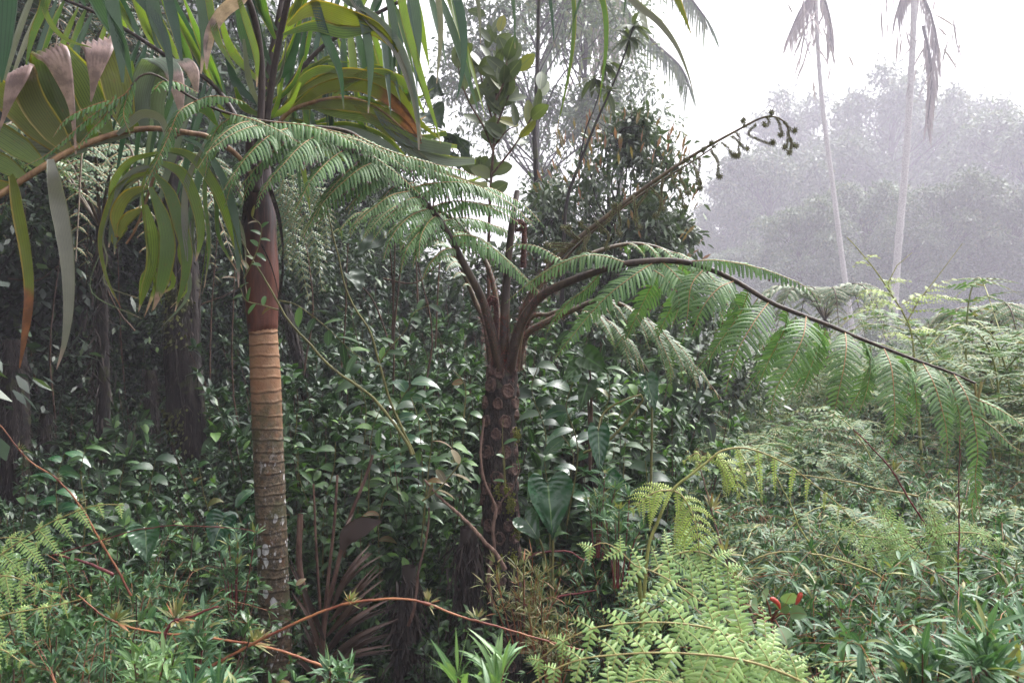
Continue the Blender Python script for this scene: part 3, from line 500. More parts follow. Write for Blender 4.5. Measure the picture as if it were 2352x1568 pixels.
auto_frond(TF, PP([(1190, 850, .02), (1205, 775), (1250, 742), (1330, 706), (1380, 690), (1440, 706), (1508, 752), (1560, 805), (1604, 850), (1655, 915)], 3.5), .018, .004, .42, .96, 12, fl(.22), .04, FB, sag=.7, fwd=.6).__setitem__('label', 'pale low frond curving down to the right behind the curtain')
auto_frond(TF, PP([(1190, 840, .05), (1215, 735), (1260, 722), (1300, 712), (1370, 722), (1440, 780), (1500, 870)], 3.7), .014, .004, .45, .96, 9, fl(.2), .036, FB)
auto_frond(TF, PP([(1130, 850, .05), (1115, 745), (1090, 690), (1062, 620), (1030, 570), (985, 545), (925, 570)], 3.6), .018, .004, .5, .96, 9, fl(.22), .04, FB)
auto_frond(TF, PP([(1190, 840, .05), (1215, 690, .1), (1300, 610, .2), (1450, 560, .3), (1580, 600, .35), (1700, 700, .4), (1760, 810, .4)], 3.6), .016, .004, .5, .97, 12, fl(.27), .045, FM, sag=.9)
auto_frond(TF, PP([(1150, 830, .1), (1130, 640, .25), (1060, 520, .35), (960, 470, .5), (850, 480, .6), (760, 540, .7)], 3.6), .016, .004, .4, .97, 13, fl(.3), .05, FM, sag=.9)

# ------------------------------------------------------------------ palm in the left foreground
pm_base = np.array([*P(640, 784, 3.3)[:2], -0.05]); PM = thing('palm_tree', 'palm with banded orange to lichen spotted trunk and red brown crownshaft', 'palm', pm_base)
def lathe(mb, path, radii, seg=48, rnd=None, ell=1.0, jit=0):
    k = len(path); th = np.linspace(0, 2 * np.pi, seg, endpoint=False); rr = radii[:, None] * (1 + jit * RS.normal(size=(k, seg)))
    V = path[:, None] + np.stack([np.cos(th)[None] * rr, np.sin(th)[None] * rr * ell, np.zeros((k, seg))], -1)
    i, j = np.meshgrid(np.arange(k - 1), np.arange(seg), indexing='ij'); Q = np.stack([i * seg + j, (i + 1) * seg + j, (i + 1) * seg + (j + 1) % seg, i * seg + (j + 1) % seg], -1).reshape(-1, 4)
    A = np.zeros((k, seg, 4)); A[..., 0] = 0 if rnd is None else rnd[:, None]; A[..., 1] = np.linspace(0, 1, k)[:, None]; A[..., 2] = .5; A[..., 3] = 2; mb.add(V, Q, A)
def palm_trunk():
    pts = np.vstack([PP([(604, 752), (609, 850), (615, 1000), (623, 1200), (630, 1400), (636, 1568)], 3.3), pm_base[None]]); n = 620; p = smooth(pts, n); s = np.linspace(0, 1, n)
    L = plen(p); rad = np.interp(s, [0, .1, .5, 1], [.0565, .061, .0625, .075]); ring = np.zeros(n); z = .0
    pos = []; z = .012
    while z < 1: pos.append(z); z += (.016 + .012 * RS.rand()) if z > .05 else .017 + .008 * RS.rand()
    for q in pos:
        w = .0016 * (.7 + .7 * RS.rand()); g = np.exp(-((s - q) / w) ** 2); rad += .0022 * (np.exp(-((s - q + .003) / .002) ** 2)) - .0012 * g; ring = np.maximum(ring, g * (.6 + .4 * RS.rand()))
    tilt = .35 * RS.normal(size=n)
    mb = MB(); lathe(mb, p, rad, 64, ring, jit=.004)
    V_ = mb.V[0].reshape(n, 64, 3); th = np.linspace(0, 2 * np.pi, 64, endpoint=False); V_[:, :, 2] += (.005 * np.sin(th[None] + 3 * np.sin(s[:, None] * 22)) + .0015 * np.sin(5 * th[None] + s[:, None] * 60))
    mk('trunk', mb, M['ptrunk'], PM)
    mb = MB(); pts = PP([(604, 760), (602, 720), (600, 640), (597, 560), (596, 480), (593, 400), (590, 330)], 3.3); p = smooth(pts, 60)
    lathe(mb, p, np.interp(np.linspace(0, 1, 60), [0, .02, .1, .3, .6, 1], [.057, .061, .065, .072, .066, .045]), 40, jit=.004)
    th = np.linspace(0, 2 * np.pi, 40, endpoint=False); V_ = mb.V[0]; V_[:40, 2] += .010 * np.sin(th + 2) - .006 * RS.rand(40); V_[40:80, 2] += .006 * np.sin(th + 2)
    c = mk('crownshaft', mb, M['shaft'], PM)
    for pts, w in [([(640, 690), (650, 620), (648, 590), (652, 560)], .012), ([(560, 560), (556, 640), (560, 700), (548, 740)], .014), ([(600, 560), (622, 610), (636, 660), (640, 700)], .006), ([(570, 430), (560, 500), (545, 560)], .02), ([(615, 420), (640, 500), (652, 590)], .018)]:
        m2 = MB(); ribbon(m2, PP(pts, 3.22), [w, w, w * .7, w * .2], 14, pleats=2, tw=.6, mat=0); mk('sheath_fibre', m2, M['ftrunk'], c)
palm_trunk()
def pfrond(name, pts, d, r0, r1, mat, label=None):
    mb = MB(); p = tube(mb, PP(pts, d), r0, r1, 8, n=40); o = mk('frond', mb, mat, PM)
    if label: o['label'] = label
    return o, p
WF = 1.0
def rc_(l): return l[RS.randint(len(l))]
def lf(parent, pts, widths, d, mat, dead=2.0, fold=False, pleats=6, label=None, tw=0.0, n=26, kd=0.0):
    pts = [(q[0], q[1], (q[2] if len(q) > 2 else 0.0) + kd) for q in pts]
    mb = MB(); ribbon(mb, PP(pts, d), np.asarray(widths, float) * WF / F * d, n, fold=fold, pleats=pleats, mat=0, dead=dead, tw=tw, hint=(RS.normal() * .2, -1, .25 + RS.normal() * .2)); o = mk('leaflet', mb, M[mat], parent)
    if label: o['label'] = label
L1, _ = pfrond('frond', [(592, 420, .3), (540, 352, .25), (478, 314, .2), (444, 307, .15), (376, 297, .1), (320, 297, .06), (250, 312), (165, 345, -.05), (100, 383, -.1), (50, 415, -.12), (0, 447, -.15), (-70, 490, -.2)], 2.9, .010, .012, M['palm_rach'], 'left frond with reddish stalk and broad pleated leaflets folded over at their dead tips')
lf(L1, [(297, 303), (278, 250), (264, 180), (240, 120), (222, 92, -.03), (224, 112, -.08), (219, 160, -.09), (214, 200, -.09), (209, 234, -.09)], [20, 56, 66, 70, 76, 70, 46, 18, 3], 2.92, 'palm_fold', .55, True)
lf(L1, [(200, 335), (170, 285), (135, 215), (112, 150), (108, 114, -.02), (124, 122, -.07), (146, 180, -.09), (163, 240, -.09), (170, 300, -.09), (174, 355, -.09)], [22, 56, 66, 72, 72, 60, 40, 16, 8, 3], 2.9, 'palm_fold', .46, True)
lf(L1, [(252, 313), (225, 262), (195, 200), (165, 150), (140, 110)], [20, 54, 66, 60, 30], 2.95, 'palm', 2)
lf(L1, [(222, 322), (185, 270), (150, 220), (118, 165), (100, 120)], [20, 50, 60, 52, 20], 2.96, 'palm', .95)
lf(L1, [(160, 350), (120, 300), (78, 240), (56, 185), (50, 158, -.02), (40, 166, -.06), (24, 215, -.08), (10, 265, -.08), (-6, 310, -.08)], [20, 52, 60, 60, 58, 50, 28, 10, 3], 2.84, 'palm_fold', .5, True)
lf(L1, [(150, 354), (95, 305), (35, 245), (-40, 175)], [20, 54, 58, 50], 2.87, 'palm_yel', 2)
lf(L1, [(100, 382), (50, 345), (0, 312), (-60, 280)], [20, 54, 56, 50], 2.8, 'palm', 2); lf(L1, [(60, 411), (20, 385), (-50, 350)], [18, 46, 44], 2.78, 'palm', 2); lf(L1, [(30, 430), (-10, 425), (-60, 415)], [18, 30, 30], 2.76, 'palm_yel', 2)
lf(L1, [(116, 366), (122, 400, -.02), (132, 460), (143, 520), (152, 580), (157, 650), (156, 720), (147, 790), (130, 848)], [14, 30, 36, 33, 29, 25, 20, 12, 2], 2.74, 'palm_grey', .93, tw=.4)
lf(L1, [(26, 402, .02), (34, 430), (44, 490), (54, 540), (62, 590), (68, 650), (66, 710), (56, 780), (45, 845)], [14, 28, 30, 28, 25, 22, 20, 12, 2], 2.7, 'palm_yel', .62, tw=.5, label='drooping leaflet turned red and yellow')
lf(L1, [(300, 306), (220, 322), (120, 332), (0, 338)], [20, 40, 44, 30], 3.05, 'palm_grey'); lf(L1, [(200, 345), (120, 362), (20, 352)], [14, 34, 30], 3.02, 'palm_grey')
lf(L1, [(335, 298), (322, 240), (332, 180), (352, 143), (374, 137, -.03), (396, 160, -.06), (408, 205, -.07), (416, 262, -.07)], [18, 38, 46, 46, 44, 40, 28, 8], 3.0, 'palm_grey', .72, True)
lf(L1, [(372, 298), (362, 240), (380, 175), (404, 141), (424, 141, -.03), (442, 165, -.06), (452, 215, -.07)], [18, 34, 38, 36, 34, 28, 6], 3.05, 'palm_grey', .66, True)
lf(L1, [(318, 300), (306, 250), (298, 190), (300, 140)], [18, 46, 50, 10], 3.02, 'palm'); lf(L1, [(400, 300), (430, 260), (470, 250), (500, 290)], [14, 26, 26, 5], 3.1, 'palm')
lf(L1, [(270, 310), (300, 282), (330, 262), (372, 275), (385, 330)], [8, 18, 20, 16, 4], 2.9, 'palm_grey')
# down-hanging frond beside the trunk
L3, _ = pfrond('frond', [(592, 400, .3), (520, 340, .2), (440, 305, .1), (385, 325, .05), (362, 380), (338, 455), (312, 525), (290, 560)], 3.0, .010, .004, M['palm_rach'], 'short frond hanging down with broad green leaflets')
WF = .72
for pts, w, m, de in [([(350, 395), (305, 408), (264, 440), (240, 500), (230, 560), (246, 640), (278, 708)], [10, 16, 16, 14, 12, 8, 2], 'palm_yel', .93), ([(340, 430), (295, 450), (270, 490), (268, 545)], [14, 40, 42, 8], 'palm_yel', .96), ([(325, 480), (290, 505), (275, 535), (280, 545)], [12, 34, 30, 8], 'palm_yel', 2),
    ([(355, 400), (388, 440), (412, 510), (428, 575), (424, 640), (402, 715)], [12, 38, 42, 38, 20, 2], 'palm', .93), ([(345, 430), (372, 495), (384, 560), (374, 640), (352, 712)], [14, 42, 50, 42, 3], 'palm', .86), ([(335, 470), (350, 535), (352, 600), (336, 660), (318, 716)], [14, 42, 46, 34, 3], 'palm', .95),
    ([(362, 370), (420, 400), (452, 470), (462, 540), (450, 600)], [12, 36, 36, 28, 3], 'palm', .95), ([(375, 340), (440, 360), (495, 430), (530, 520), (560, 610)], [10, 30, 34, 26, 3], 'palm', .9), ([(420, 315), (470, 345), (520, 430), (545, 540), (548, 660)], [10, 24, 26, 22, 3], 'palm_dark', .9),
    ([(362, 350), (300, 372), (262, 420), (250, 480)], [8, 24, 24, 5], 'palm', 2), ([(362, 380), (310, 392), (275, 430), (262, 470)], [8, 20, 22, 5], 'palm_grey', 2), ([(470, 330), (430, 420), (425, 520), (430, 600)], [8, 20, 22, 5], 'palm_grey', 2), ([(380, 330), (330, 420), (340, 560), (372, 700)], [6, 9, 8, 2], 'palm', 2), ([(500, 340), (470, 420), (480, 560), (470, 660)], [6, 12, 10, 2], 'palm', .9)]:
    lf(L3, pts, w, 2.98, m, de, tw=RS.normal() * .3)
    for _ in range(2): lf(L3, [(q[0] + RS.normal() * 14 * (k / 3), q[1] + 6 + RS.normal() * 16 * (k / 3), .05) for k, q in enumerate(pts)], [v * .45 for v in w], 3.0, rc_(['palm', 'palm_grey', m]), de, tw=RS.normal() * .4)
# upright central frond
C1, pc = pfrond('frond', [(592, 440), (590, 390), (600, 290), (613, 200), (632, 90), (650, -10), (664, -110)], 3.2, .024, .009, M['palm_pet'], 'upright central frond with thick dark stalk')
for px, py, ex, ey, w, m in [(612, 205, 500, 20, 22, 'palm'), (606, 250, 520, 130, 24, 'palm_dark'), (604, 270, 540, 200, 20, 'palm'), (616, 180, 540, -20, 28, 'palm_dark'), (622, 150, 570, -40, 30, 'palm_dark'), (600, 290, 500, 240, 18, 'palm'), (610, 220, 690, 60, 22, 'palm_dark'), (606, 250, 700, 130, 20, 'palm'), (602, 280, 690, 190, 16, 'palm'),
    (616, 190, 700, 0, 24, 'palm'), (626, 120, 700, -60, 30, 'palm'), (632, 90, 590, -80, 30, 'palm'), (640, 50, 720, -60, 34, 'palm'), (636, 70, 570, -60, 26, 'palm_dark'), (604, 262, 560, 90, 18, 'palm_grey'), (608, 232, 660, 100, 14, 'palm_grey'), (600, 300, 650, 180, 14, 'palm')]:
    mx, my = (px + ex) / 2 + (ex - px) * .18, (py + ey) / 2 + 10; lf(C1, [(px, py), (mx, my, -.05), (ex, ey, -.1)], [8, w * 1.3, w * .5], 3.18, m, tw=RS.normal() * .4)
def autolf(parent, p, t0, t1, n, L, w, mat, dirs, d_extra, droop, spread=.12, dead=.93):
    T = tangents(p)
    for t in np.linspace(t0, t1, n):
        i = int(t * (len(p) - 1))
        for dv in dirs:
            D = nrm(np.asarray(dv, float) + T[i] * d_extra + RS.normal(size=3) * spread); x = np.linspace(0, 1, 7)[:, None]; LL = L * (.75 + .5 * RS.rand())
            q = p[i] + D * x * LL + np.array([0, 0, -1]) * (x ** 2) * LL * droop * (.7 + .6 * RS.rand()); mb = MB()
            ribbon(mb, q, np.array([.25, .9, 1, .95, .7, .35, .03]) * w * (.75 + .5 * RS.rand()), 20, pleats=3, dead=dead if RS.rand() < .6 else 2, tw=RS.normal() * .5, hint=(RS.normal() * .3, -1, .3)); mk('leaflet', mb, M[RS.choice(mat)], parent)
L2, p = pfrond('frond', [(592, 360), (560, 300), (500, 205), (440, 160), (400, 140), (300, 75), (220, 30), (130, -10), (60, -60)], 3.35, .012, .006, M['palm_pet'], 'back left frond rising to the top left corner')
autolf(L2, p, .22, .95, 22, .46, .036, ['palm', 'palm', 'palm_dark'], [(-.25, -.1, 1)], .3, .1); autolf(L2, p, .25, .95, 22, .48, .034, ['palm', 'palm_dark', 'palm_grey'], [(-.1, -.2, -1)], .1, .3)
R1, p = pfrond('frond', [(596, 380), (630, 260), (670, 190), (700, 150), (745, 105), (790, 75), (860, 35), (950, -10), (1050, -40)], 3.4, .014, .006, M['palm_pet'], 'back right frond with leaflets hanging in a row')
autolf(R1, p, .3, .98, 26, .42, .030, ['palm', 'palm_dark'], [(.1, -.3, -1)], .15, .2); autolf(R1, p, .25, .9, 18, .34, .030, ['palm', 'palm_dark'], [(-.1, .1, 1)], .5, .1)
R3, p = pfrond('frond', [(600, 390), (622, 330), (655, 265), (720, 235), (800, 225), (870, 250), (930, 300)], 3.25, .012, .004, M['palm_rach'], 'low right frond yellowing with red streaks')
for pts, w, m, de in [
    ([(640, 268), (700, 205), (780, 170), (860, 180), (915, 215), (958, 275), (1010, 320)], [10, 30, 38, 36, 32, 24, 3], 'palm_yel', 2), ([(660, 262), (740, 205), (820, 195), (890, 225), (940, 275), (968, 330)], [10, 34, 42, 42, 34, 6], 'palm_yel', .6), ([(680, 250), (760, 240), (850, 250), (920, 280), (965, 322)], [10, 34, 40, 36, 5], 'palm_yel', .78),
    ([(700, 240), (770, 262), (850, 275), (920, 300), (960, 330)], [10, 30, 36, 30, 5], 'palm', 2), ([(650, 280), (720, 300), (800, 300), (880, 330), (950, 380)], [10, 26, 32, 28, 5], 'palm_grey', 2), ([(640, 300), (680, 330), (740, 350), (800, 372)], [8, 24, 28, 5], 'palm', 2), ([(760, 228), (820, 180), (880, 170), (940, 200), (975, 260)], [8, 28, 32, 26, 4], 'palm', 2),
    ([(650, 265), (700, 180), (760, 160), (800, 190)], [8, 26, 28, 6], 'palm', 2), ([(800, 225), (850, 270), (900, 310), (950, 345)], [8, 24, 26, 5], 'palm_yel', 2), ([(860, 250), (900, 300), (960, 330), (1035, 345)], [10, 40, 46, 40], 'palm_grey', 2), ([(880, 270), (940, 340), (1020, 372), (1090, 372)], [10, 40, 44, 30], 'palm_grey', 2), ([(900, 290), (980, 380), (1060, 420), (1120, 425)], [10, 40, 40, 14], 'palm_grey', 2)]:
    lf(R3, pts, w, 3.25, m, de, tw=RS.normal() * .25)
    for _ in range(2): lf(R3, [(q[0] + RS.normal() * 10 * (k / 3), q[1] - 12 + RS.normal() * 18 * (k / 3), .05) for k, q in enumerate(pts)], [v * .5 for v in w], 3.3, rc_(['palm', 'palm', m]), de, tw=RS.normal() * .4)
# frond arching over above the picture, its leaflet tips hanging in
O1, _ = pfrond('frond', [(596, 400, .2), (640, 100, .1), (700, -100), (820, -190), (1000, -220), (1250, -210), (1500, -150), (1700, -60)], 2.9, .014, .006, M['palm_pet'], 'overhead frond whose long narrow leaflet tips hang into the sky')
WF = .85
for pts, w, m in [([(900, -205), (935, -80), (952, 10), (960, 80), (962, 155)], [10, 26, 30, 24, 2], 'palm_dark'), ([(940, -212), (985, -80), (1008, 10), (1012, 90), (1003, 192)], [8, 16, 17, 14, 2], 'palm_grey'), ([(960, -215), (1015, -90), (1050, 0), (1066, 90), (1062, 170), (1046, 240)], [8, 22, 26, 24, 14, 2], 'palm_dark'), ([(1020, -218), (1075, -90), (1098, 10), (1104, 100)], [8, 14, 14, 2], 'palm_grey'),
    ([(1100, -218), (1160, -90), (1180, 20), (1183, 112)], [6, 10, 10, 2], 'palm_dark'), ([(1180, -214), (1245, -90), (1266, 20), (1273, 108)], [6, 10, 10, 2], 'palm_dark'), ([(1230, -210), (1300, -80), (1318, 30), (1312, 130), (1296, 220), (1280, 292)], [6, 14, 15, 13, 8, 2], 'palm'), ([(1300, -200), (1355, -80), (1388, 20), (1392, 110), (1384, 180), (1375, 242)], [6, 14, 16, 14, 8, 2], 'palm'),
    ([(1310, -200), (1400, -60), (1460, 10), (1510, 50), (1552, 105), (1578, 165), (1592, 212)], [6, 20, 26, 26, 20, 10, 2], 'palm_grey'), ([(1420, -170), (1500, -90), (1545, -20), (1566, 25), (1588, 80)], [6, 22, 24, 18, 2], 'palm_yel'), ([(1380, -180), (1360, -60), (1330, 10), (1305, 90)], [6, 10, 8, 2], 'palm_dark'), ([(1440, -165), (1440, -60), (1436, 0), (1432, 40)], [6, 10, 8, 2], 'palm_dark'),
    ([(740, -140), (800, -20), (850, 50), (905, 110), (940, 190), (958, 270), (962, 345)], [8, 24, 30, 28, 24, 16, 3], 'palm_grey'), ([(720, -110), (790, 0), (850, 30), (915, 100), (950, 200), (968, 320)], [8, 16, 18, 18, 12, 2], 'palm_grey'), ([(660, 60), (720, 22), (800, 45), (868, 70), (915, 120)], [8, 44, 56, 40, 8], 'palm_yel'), ([(650, 80), (720, 62), (790, 76), (870, 66)], [8, 34, 40, 6], 'palm'),
    ([(700, -100), (740, 60), (780, 160), (790, 250)], [8, 26, 24, 3], 'palm_dark'), ([(760, -160), (820, 0), (850, 130), (846, 260)], [8, 24, 24, 3], 'palm_dark'), ([(820, -190), (880, -40), (905, 60), (905, 170)], [8, 24, 24, 3], 'palm_dark'), ([(860, -200), (910, -60), (935, 60), (975, 200), (1005, 300), (1012, 330)], [8, 20, 24, 20, 14, 2], 'palm')]:
    lf(O1, pts, w, 2.85, m, .97, tw=RS.normal() * .3)
O2, _ = pfrond('frond', [(592, 400, .3), (600, 150, .25), (560, -20, .1), (450, -120), (250, -160), (60, -150), (-100, -110)], 2.6, .014, .008, M['palm_pet'], 'overhead frond to the left with dark wide leaflets hanging from the top edge')
WF = .9
for pts, w, m, de in [([(10, -150), (18, -60), (16, 20), (10, 100), (4, 190)], [14, 60, 64, 50, 4], 'palm_dark', 2), ([(110, -155), (118, -60), (100, 20), (76, 80), (60, 150)], [10, 22, 24, 18, 3], 'palm', 2), ([(150, -158), (195, -50), (240, 35), (282, 100), (305, 190)], [10, 28, 34, 32, 4], 'palm_dark', 2), ([(215, -160), (250, -40), (264, 50), (276, 120), (282, 190)], [10, 30, 34, 32, 6], 'palm_dark', 2),
    ([(300, -155), (340, -40), (362, 60), (392, 140)], [10, 30, 34, 6], 'palm_dark', 2), ([(340, -150), (376, -40), (402, 60), (418, 140)], [10, 26, 28, 6], 'palm_dark', 2), ([(500, -80), (560, -20), (512, 30), (486, 70), (476, 110), (474, 160)], [10, 30, 34, 30, 24, 4], 'palm_grey', .3), ([(60, -150), (90, -40), (110, 40), (150, 90), (210, 110)], [8, 16, 16, 12, 2], 'palm', 2),
    ([(260, -160), (300, -30), (370, 60), (392, 160), (388, 230)], [8, 20, 22, 18, 3], 'palm_dark', 2), ([(420, -140), (455, -30), (470, 80), (462, 170)], [8, 24, 24, 4], 'palm_dark', .9), ([(470, -110), (480, 0), (500, 90), (540, 160)], [8, 18, 20, 4], 'palm', 2), ([(-40, -130), (-20, -20), (-30, 80), (-20, 170)], [10, 40, 40, 4], 'palm_dark', 2), ([(540, -30), (570, 60), (590, 130), (590, 200)], [8, 18, 18, 3], 'palm', .9)]:
    lf(O2, pts, w, 2.55, m, de, tw=RS.normal() * .2)

# ------------------------------------------------------------------ bracken
BM = [M['bracken'], M['bracken_gs']]; BY = [M['bracken_y'], M['bracken_gs']]
def bracken_frond(parent, pts, n, Lf, hw, mats=None, tri=False, sag=.25, fwd=.55, dirs=(-1, 1), r0=.003, r1=.0011, t0=.08, up=(0, -.9, .6), sp=.0102, droop=.12, stem=None, facing=1.0, label=None, asym=(1, 1), one=False, sagpow=2.0):
    mb = MB(); p = tube(mb, pts, r0, r1, 7, n=50); o = mk('frond', mb, stem or M['bracken_rib'], parent); T = tangents(p); big = MB() if one else None
    if label: o['label'] = label
    for k, t in enumerate(np.linspace(t0, .985, n)):
        i = int(t * 49); n0 = nrm(np.asarray(up, float)); n0 = nrm(n0 - T[i] * (T[i] @ n0)); s0 = np.cross(T[i], n0); u = (t - t0) / (1 - t0)
        for s, af in zip((-1, 1), asym):
            if s not in dirs: continue
            L = Lf(u) * af * (.92 + .16 * RS.rand()); d0 = nrm(s0 * s + T[i] * fwd + RS.normal(size=3) * .05); x = np.linspace(0, 1, 5)[:, None]
            q = p[i] + d0 * x * L + np.array([0, 0, -1]) * x ** sagpow * L * sag * (.8 + .4 * RS.rand()) + T[i] * x ** 2 * L * .12
            h = hw * min(1, .35 + .65 * L / Lf(.15))
            pinna(o, q, h, mats or BM, droop=droop, facing=facing, sp=sp, tipdead=0, tri=tri, mb=big, ribr=.0014, ang=.30, width=.74, prof=[.75, 1, .86, .98, .80, .88, .66, .68, .46, .40, .04], shape=lambda t: np.clip(t / .05, .6, 1) * np.clip((1 - t) / .85, .05, 1) ** .8)
    if one: mk('foliage', big, mats or BM, o)
    return o
tri = lambda a: (lambda u: a * max(.08, 1 - u) ** .8)
tri2 = lambda a: (lambda u: a * max(.10, min(1, .55 + u * 2)) * max(.10, 1 - u) ** .75)
BR = thing('bracken_fern', 'big bright green bracken filling the bottom edge right of centre', 'bracken fern', P(1900, 1760, 1.9))
bracken_frond(BR, PP([(1830, 1560, -.1), (1770, 1500), (1702, 1446), (1633, 1398), (1560, 1345), (1500, 1312), (1459, 1298), (1424, 1265), (1385, 1246), (1345, 1262)], 2.0), 9, tri2(.22), .038, sag=.22, sp=.0145)
bracken_frond(BR, PP([(1860, 1600, -.1), (1750, 1500), (1650, 1448), (1570, 1432), (1493, 1428), (1424, 1432), (1356, 1444), (1288, 1476), (1225, 1525)], 1.75), 10, tri2(.18), .033, sag=.4, sp=.0125)
bracken_frond(BR, PP([(1950, 1620), (1800, 1545), (1690, 1512), (1579, 1500), (1500, 1498), (1424, 1502), (1340, 1512), (1271, 1538), (1190, 1590)], 1.5), 11, tri2(.17), .030, sag=.5, sp=.0112)
bracken_frond(BR, PP([(1560, 1640), (1620, 1560), (1700, 1520), (1790, 1520), (1880, 1570)], 1.6), 8, tri2(.14), .030, sag=.4)
bracken_frond(BR, PP([(1330, 1660), (1400, 1590), (1480, 1560), (1560, 1570)], 1.45), 7, tri2(.12), .028, sag=.4)
bracken_frond(BR, PP([(1500, 1312, .1), (1560, 1270, .15), (1620, 1270, .15), (1680, 1310, .15), (1720, 1370, .15)], 2.05), 8, tri2(.16), .028, sag=.35)
mb = MB(); tube(mb, PP([(1470, 1760, .1), (1477, 1560), (1474, 1440, .05), (1468, 1330)], 2.0), .007, .005, 8, n=20); mk('stem', mb, M['bracken_gs'], BR)
BT = thing('bracken_fern', 'yellow green bracken with drooping curved fronds, tall stalk behind the bright bracken', 'bracken fern', P(1470, 1560, 2.3))
mb = MB(); tube(mb, PP([(1470, 1560), (1486, 1281), (1510, 1200), (1545, 1125), (1590, 1088), (1625, 1060)], 2.2), .006, .0035, 8, n=30); mk('stem', mb, M['bracken_gs'], BT)
bracken_frond(BT, PP([(1545, 1125), (1568, 1140), (1590, 1180), (1602, 1225), (1608, 1298)], 2.2), 9, tri2(.105), .014, mats=BY, sag=.7, sp=.0068, fwd=.25)
bracken_frond(BT, PP([(1545, 1125), (1510, 1128), (1480, 1145), (1452, 1170)], 2.2), 7, tri2(.10), .014, mats=BY, sag=.5, sp=.0068)
bracken_frond(BT, PP([(1625, 1060), (1660, 1034), (1720, 1030), (1800, 1062), (1870, 1112), (1930, 1162), (1966, 1205)], 2.2), 9, tri(.085), .013, mats=BY, sag=1.1, sp=.0075, dirs=(1,), fwd=.15)
bracken_frond(BT, PP([(1625, 1060), (1645, 1048), (1670, 1065), (1688, 1095), (1700, 1135)], 2.2), 7, tri2(.085), .013, mats=BY, sag=.6, sp=.0068)
bracken_frond(BT, PP([(1590, 1088), (1610, 1060), (1600, 1040), (1570, 1060)], 2.25), 6, tri2(.04), .012, mats=BY, sag=.6, sp=.009)
BL = thing('bracken_fern', 'bracken reaching in from the left edge over the leafy shrubs', 'bracken fern', P(-120, 1700, 2.3))
bracken_frond(BL, PP([(-120, 1400), (-30, 1300), (0, 1275), (96, 1210), (188, 1169), (240, 1158), (285, 1160)], 2.3), 10, tri2(.20), .029, sag=.35, sp=.010, asym=(.35, 1))
bracken_frond(BL, PP([(-120, 1430), (-60, 1350), (0, 1322), (60, 1335), (125, 1372)], 2.25), 8, tri2(.15), .027, sag=.35, sp=.010)
bracken_frond(BL, PP([(-120, 1500), (-60, 1450), (0, 1414), (100, 1395), (160, 1382), (210, 1368)], 2.1), 7, tri2(.09), .017, sag=.9, sp=.010)
bracken_frond(BL, PP([(-150, 1450), (-80, 1280), (-20, 1240), (40, 1235), (90, 1250)], 2.35), 7, tri2(.14), .026, sag=.4, sp=.010)
bracken_frond(BL, PP([(-120, 1560), (-60, 1500), (0, 1490), (50, 1520)], 2.0), 7, tri2(.09), .02, sag=.4, sp=.010)
B2 = thing('bracken_fern', 'bracken with spread light fronds on a dark slanting stalk at the right', 'bracken fern', P(2300, 1600, 2.8))
mb = MB(); tube(mb, PP([(2300, 1600), (2283, 1487), (2205, 1370), (2129, 1271), (2095, 1240), (2050, 1226)], 2.8), .008, .0035, 8, n=30); mk('stem', mb, M['gstem'], B2)
for pts, n, L in [([(2129, 1271), (2080, 1262), (2040, 1262), (1960, 1285), (1870, 1330)], 10, .12), ([(2105, 1262), (2070, 1235), (2040, 1195), (2010, 1150)], 9, .12), ([(2129, 1271), (2150, 1230), (2145, 1190), (2130, 1150)], 9, .11), ([(2155, 1228), (2200, 1222), (2260, 1228), (2325, 1262)], 9, .09), ([(2150, 1235), (2160, 1270), (2162, 1305)], 8, .08), ([(2060, 1240), (2020, 1235), (1960, 1225), (1900, 1200)], 8, .09), ([(2060, 1255), (2075, 1290), (2085, 1320)], 7, .08)]:
    bracken_frond(B2, PP(pts, 2.78), n, tri2(L), .024, mats=BM, sag=.15, sp=.0098)
# paler bracken standing further back on the right
B3 = thing('bracken_fern', 'yellow green bracken with flat spreading tiers against the misty trees', 'bracken fern', P(2120, 1100, 5.2))
mb = MB(); tube(mb, PP([(2120, 1100), (2098, 800), (2080, 730), (2050, 680), (2010, 620), (1960, 560), (1945, 545)], 5.0), .010, .003, 7, n=30); tube(mb, PP([(2080, 745), (2110, 690), (2150, 640), (2210, 560)], 5.0), .005, .002, 6); tube(mb, PP([(2040, 650), (2060, 610), (2095, 580)], 5.0), .004, .002, 6); mk('stem', mb, M['bracken_gs'], B3)
for pts, n, L in [([(2080, 745), (2110, 690), (2150, 655), (2192, 640)], 8, .20), ([(2075, 712), (2030, 690), (1990, 705), (1962, 722)], 8, .18), ([(2060, 690), (2030, 670), (1990, 668), (1968, 690)], 7, .16), ([(2070, 700), (2110, 680), (2160, 678), (2212, 690)], 8, .18), ([(2050, 680), (2040, 650), (2055, 640), (2090, 645)], 7, .12), ([(2098, 780), (2060, 765), (2020, 772)], 6, .12), ([(2090, 760), (2130, 755), (2165, 770)], 6, .12), ([(2000, 610), (1975, 600), (1960, 612)], 4, .05), ([(1985, 595), (2005, 585), (2020, 592)], 4, .05)]:
    bracken_frond(B3, PP(pts, 5.0), n, tri2(L), .026, mats=BY, sag=.35, sp=.020, tri=False, one=True, up=(0, -.3, 1))

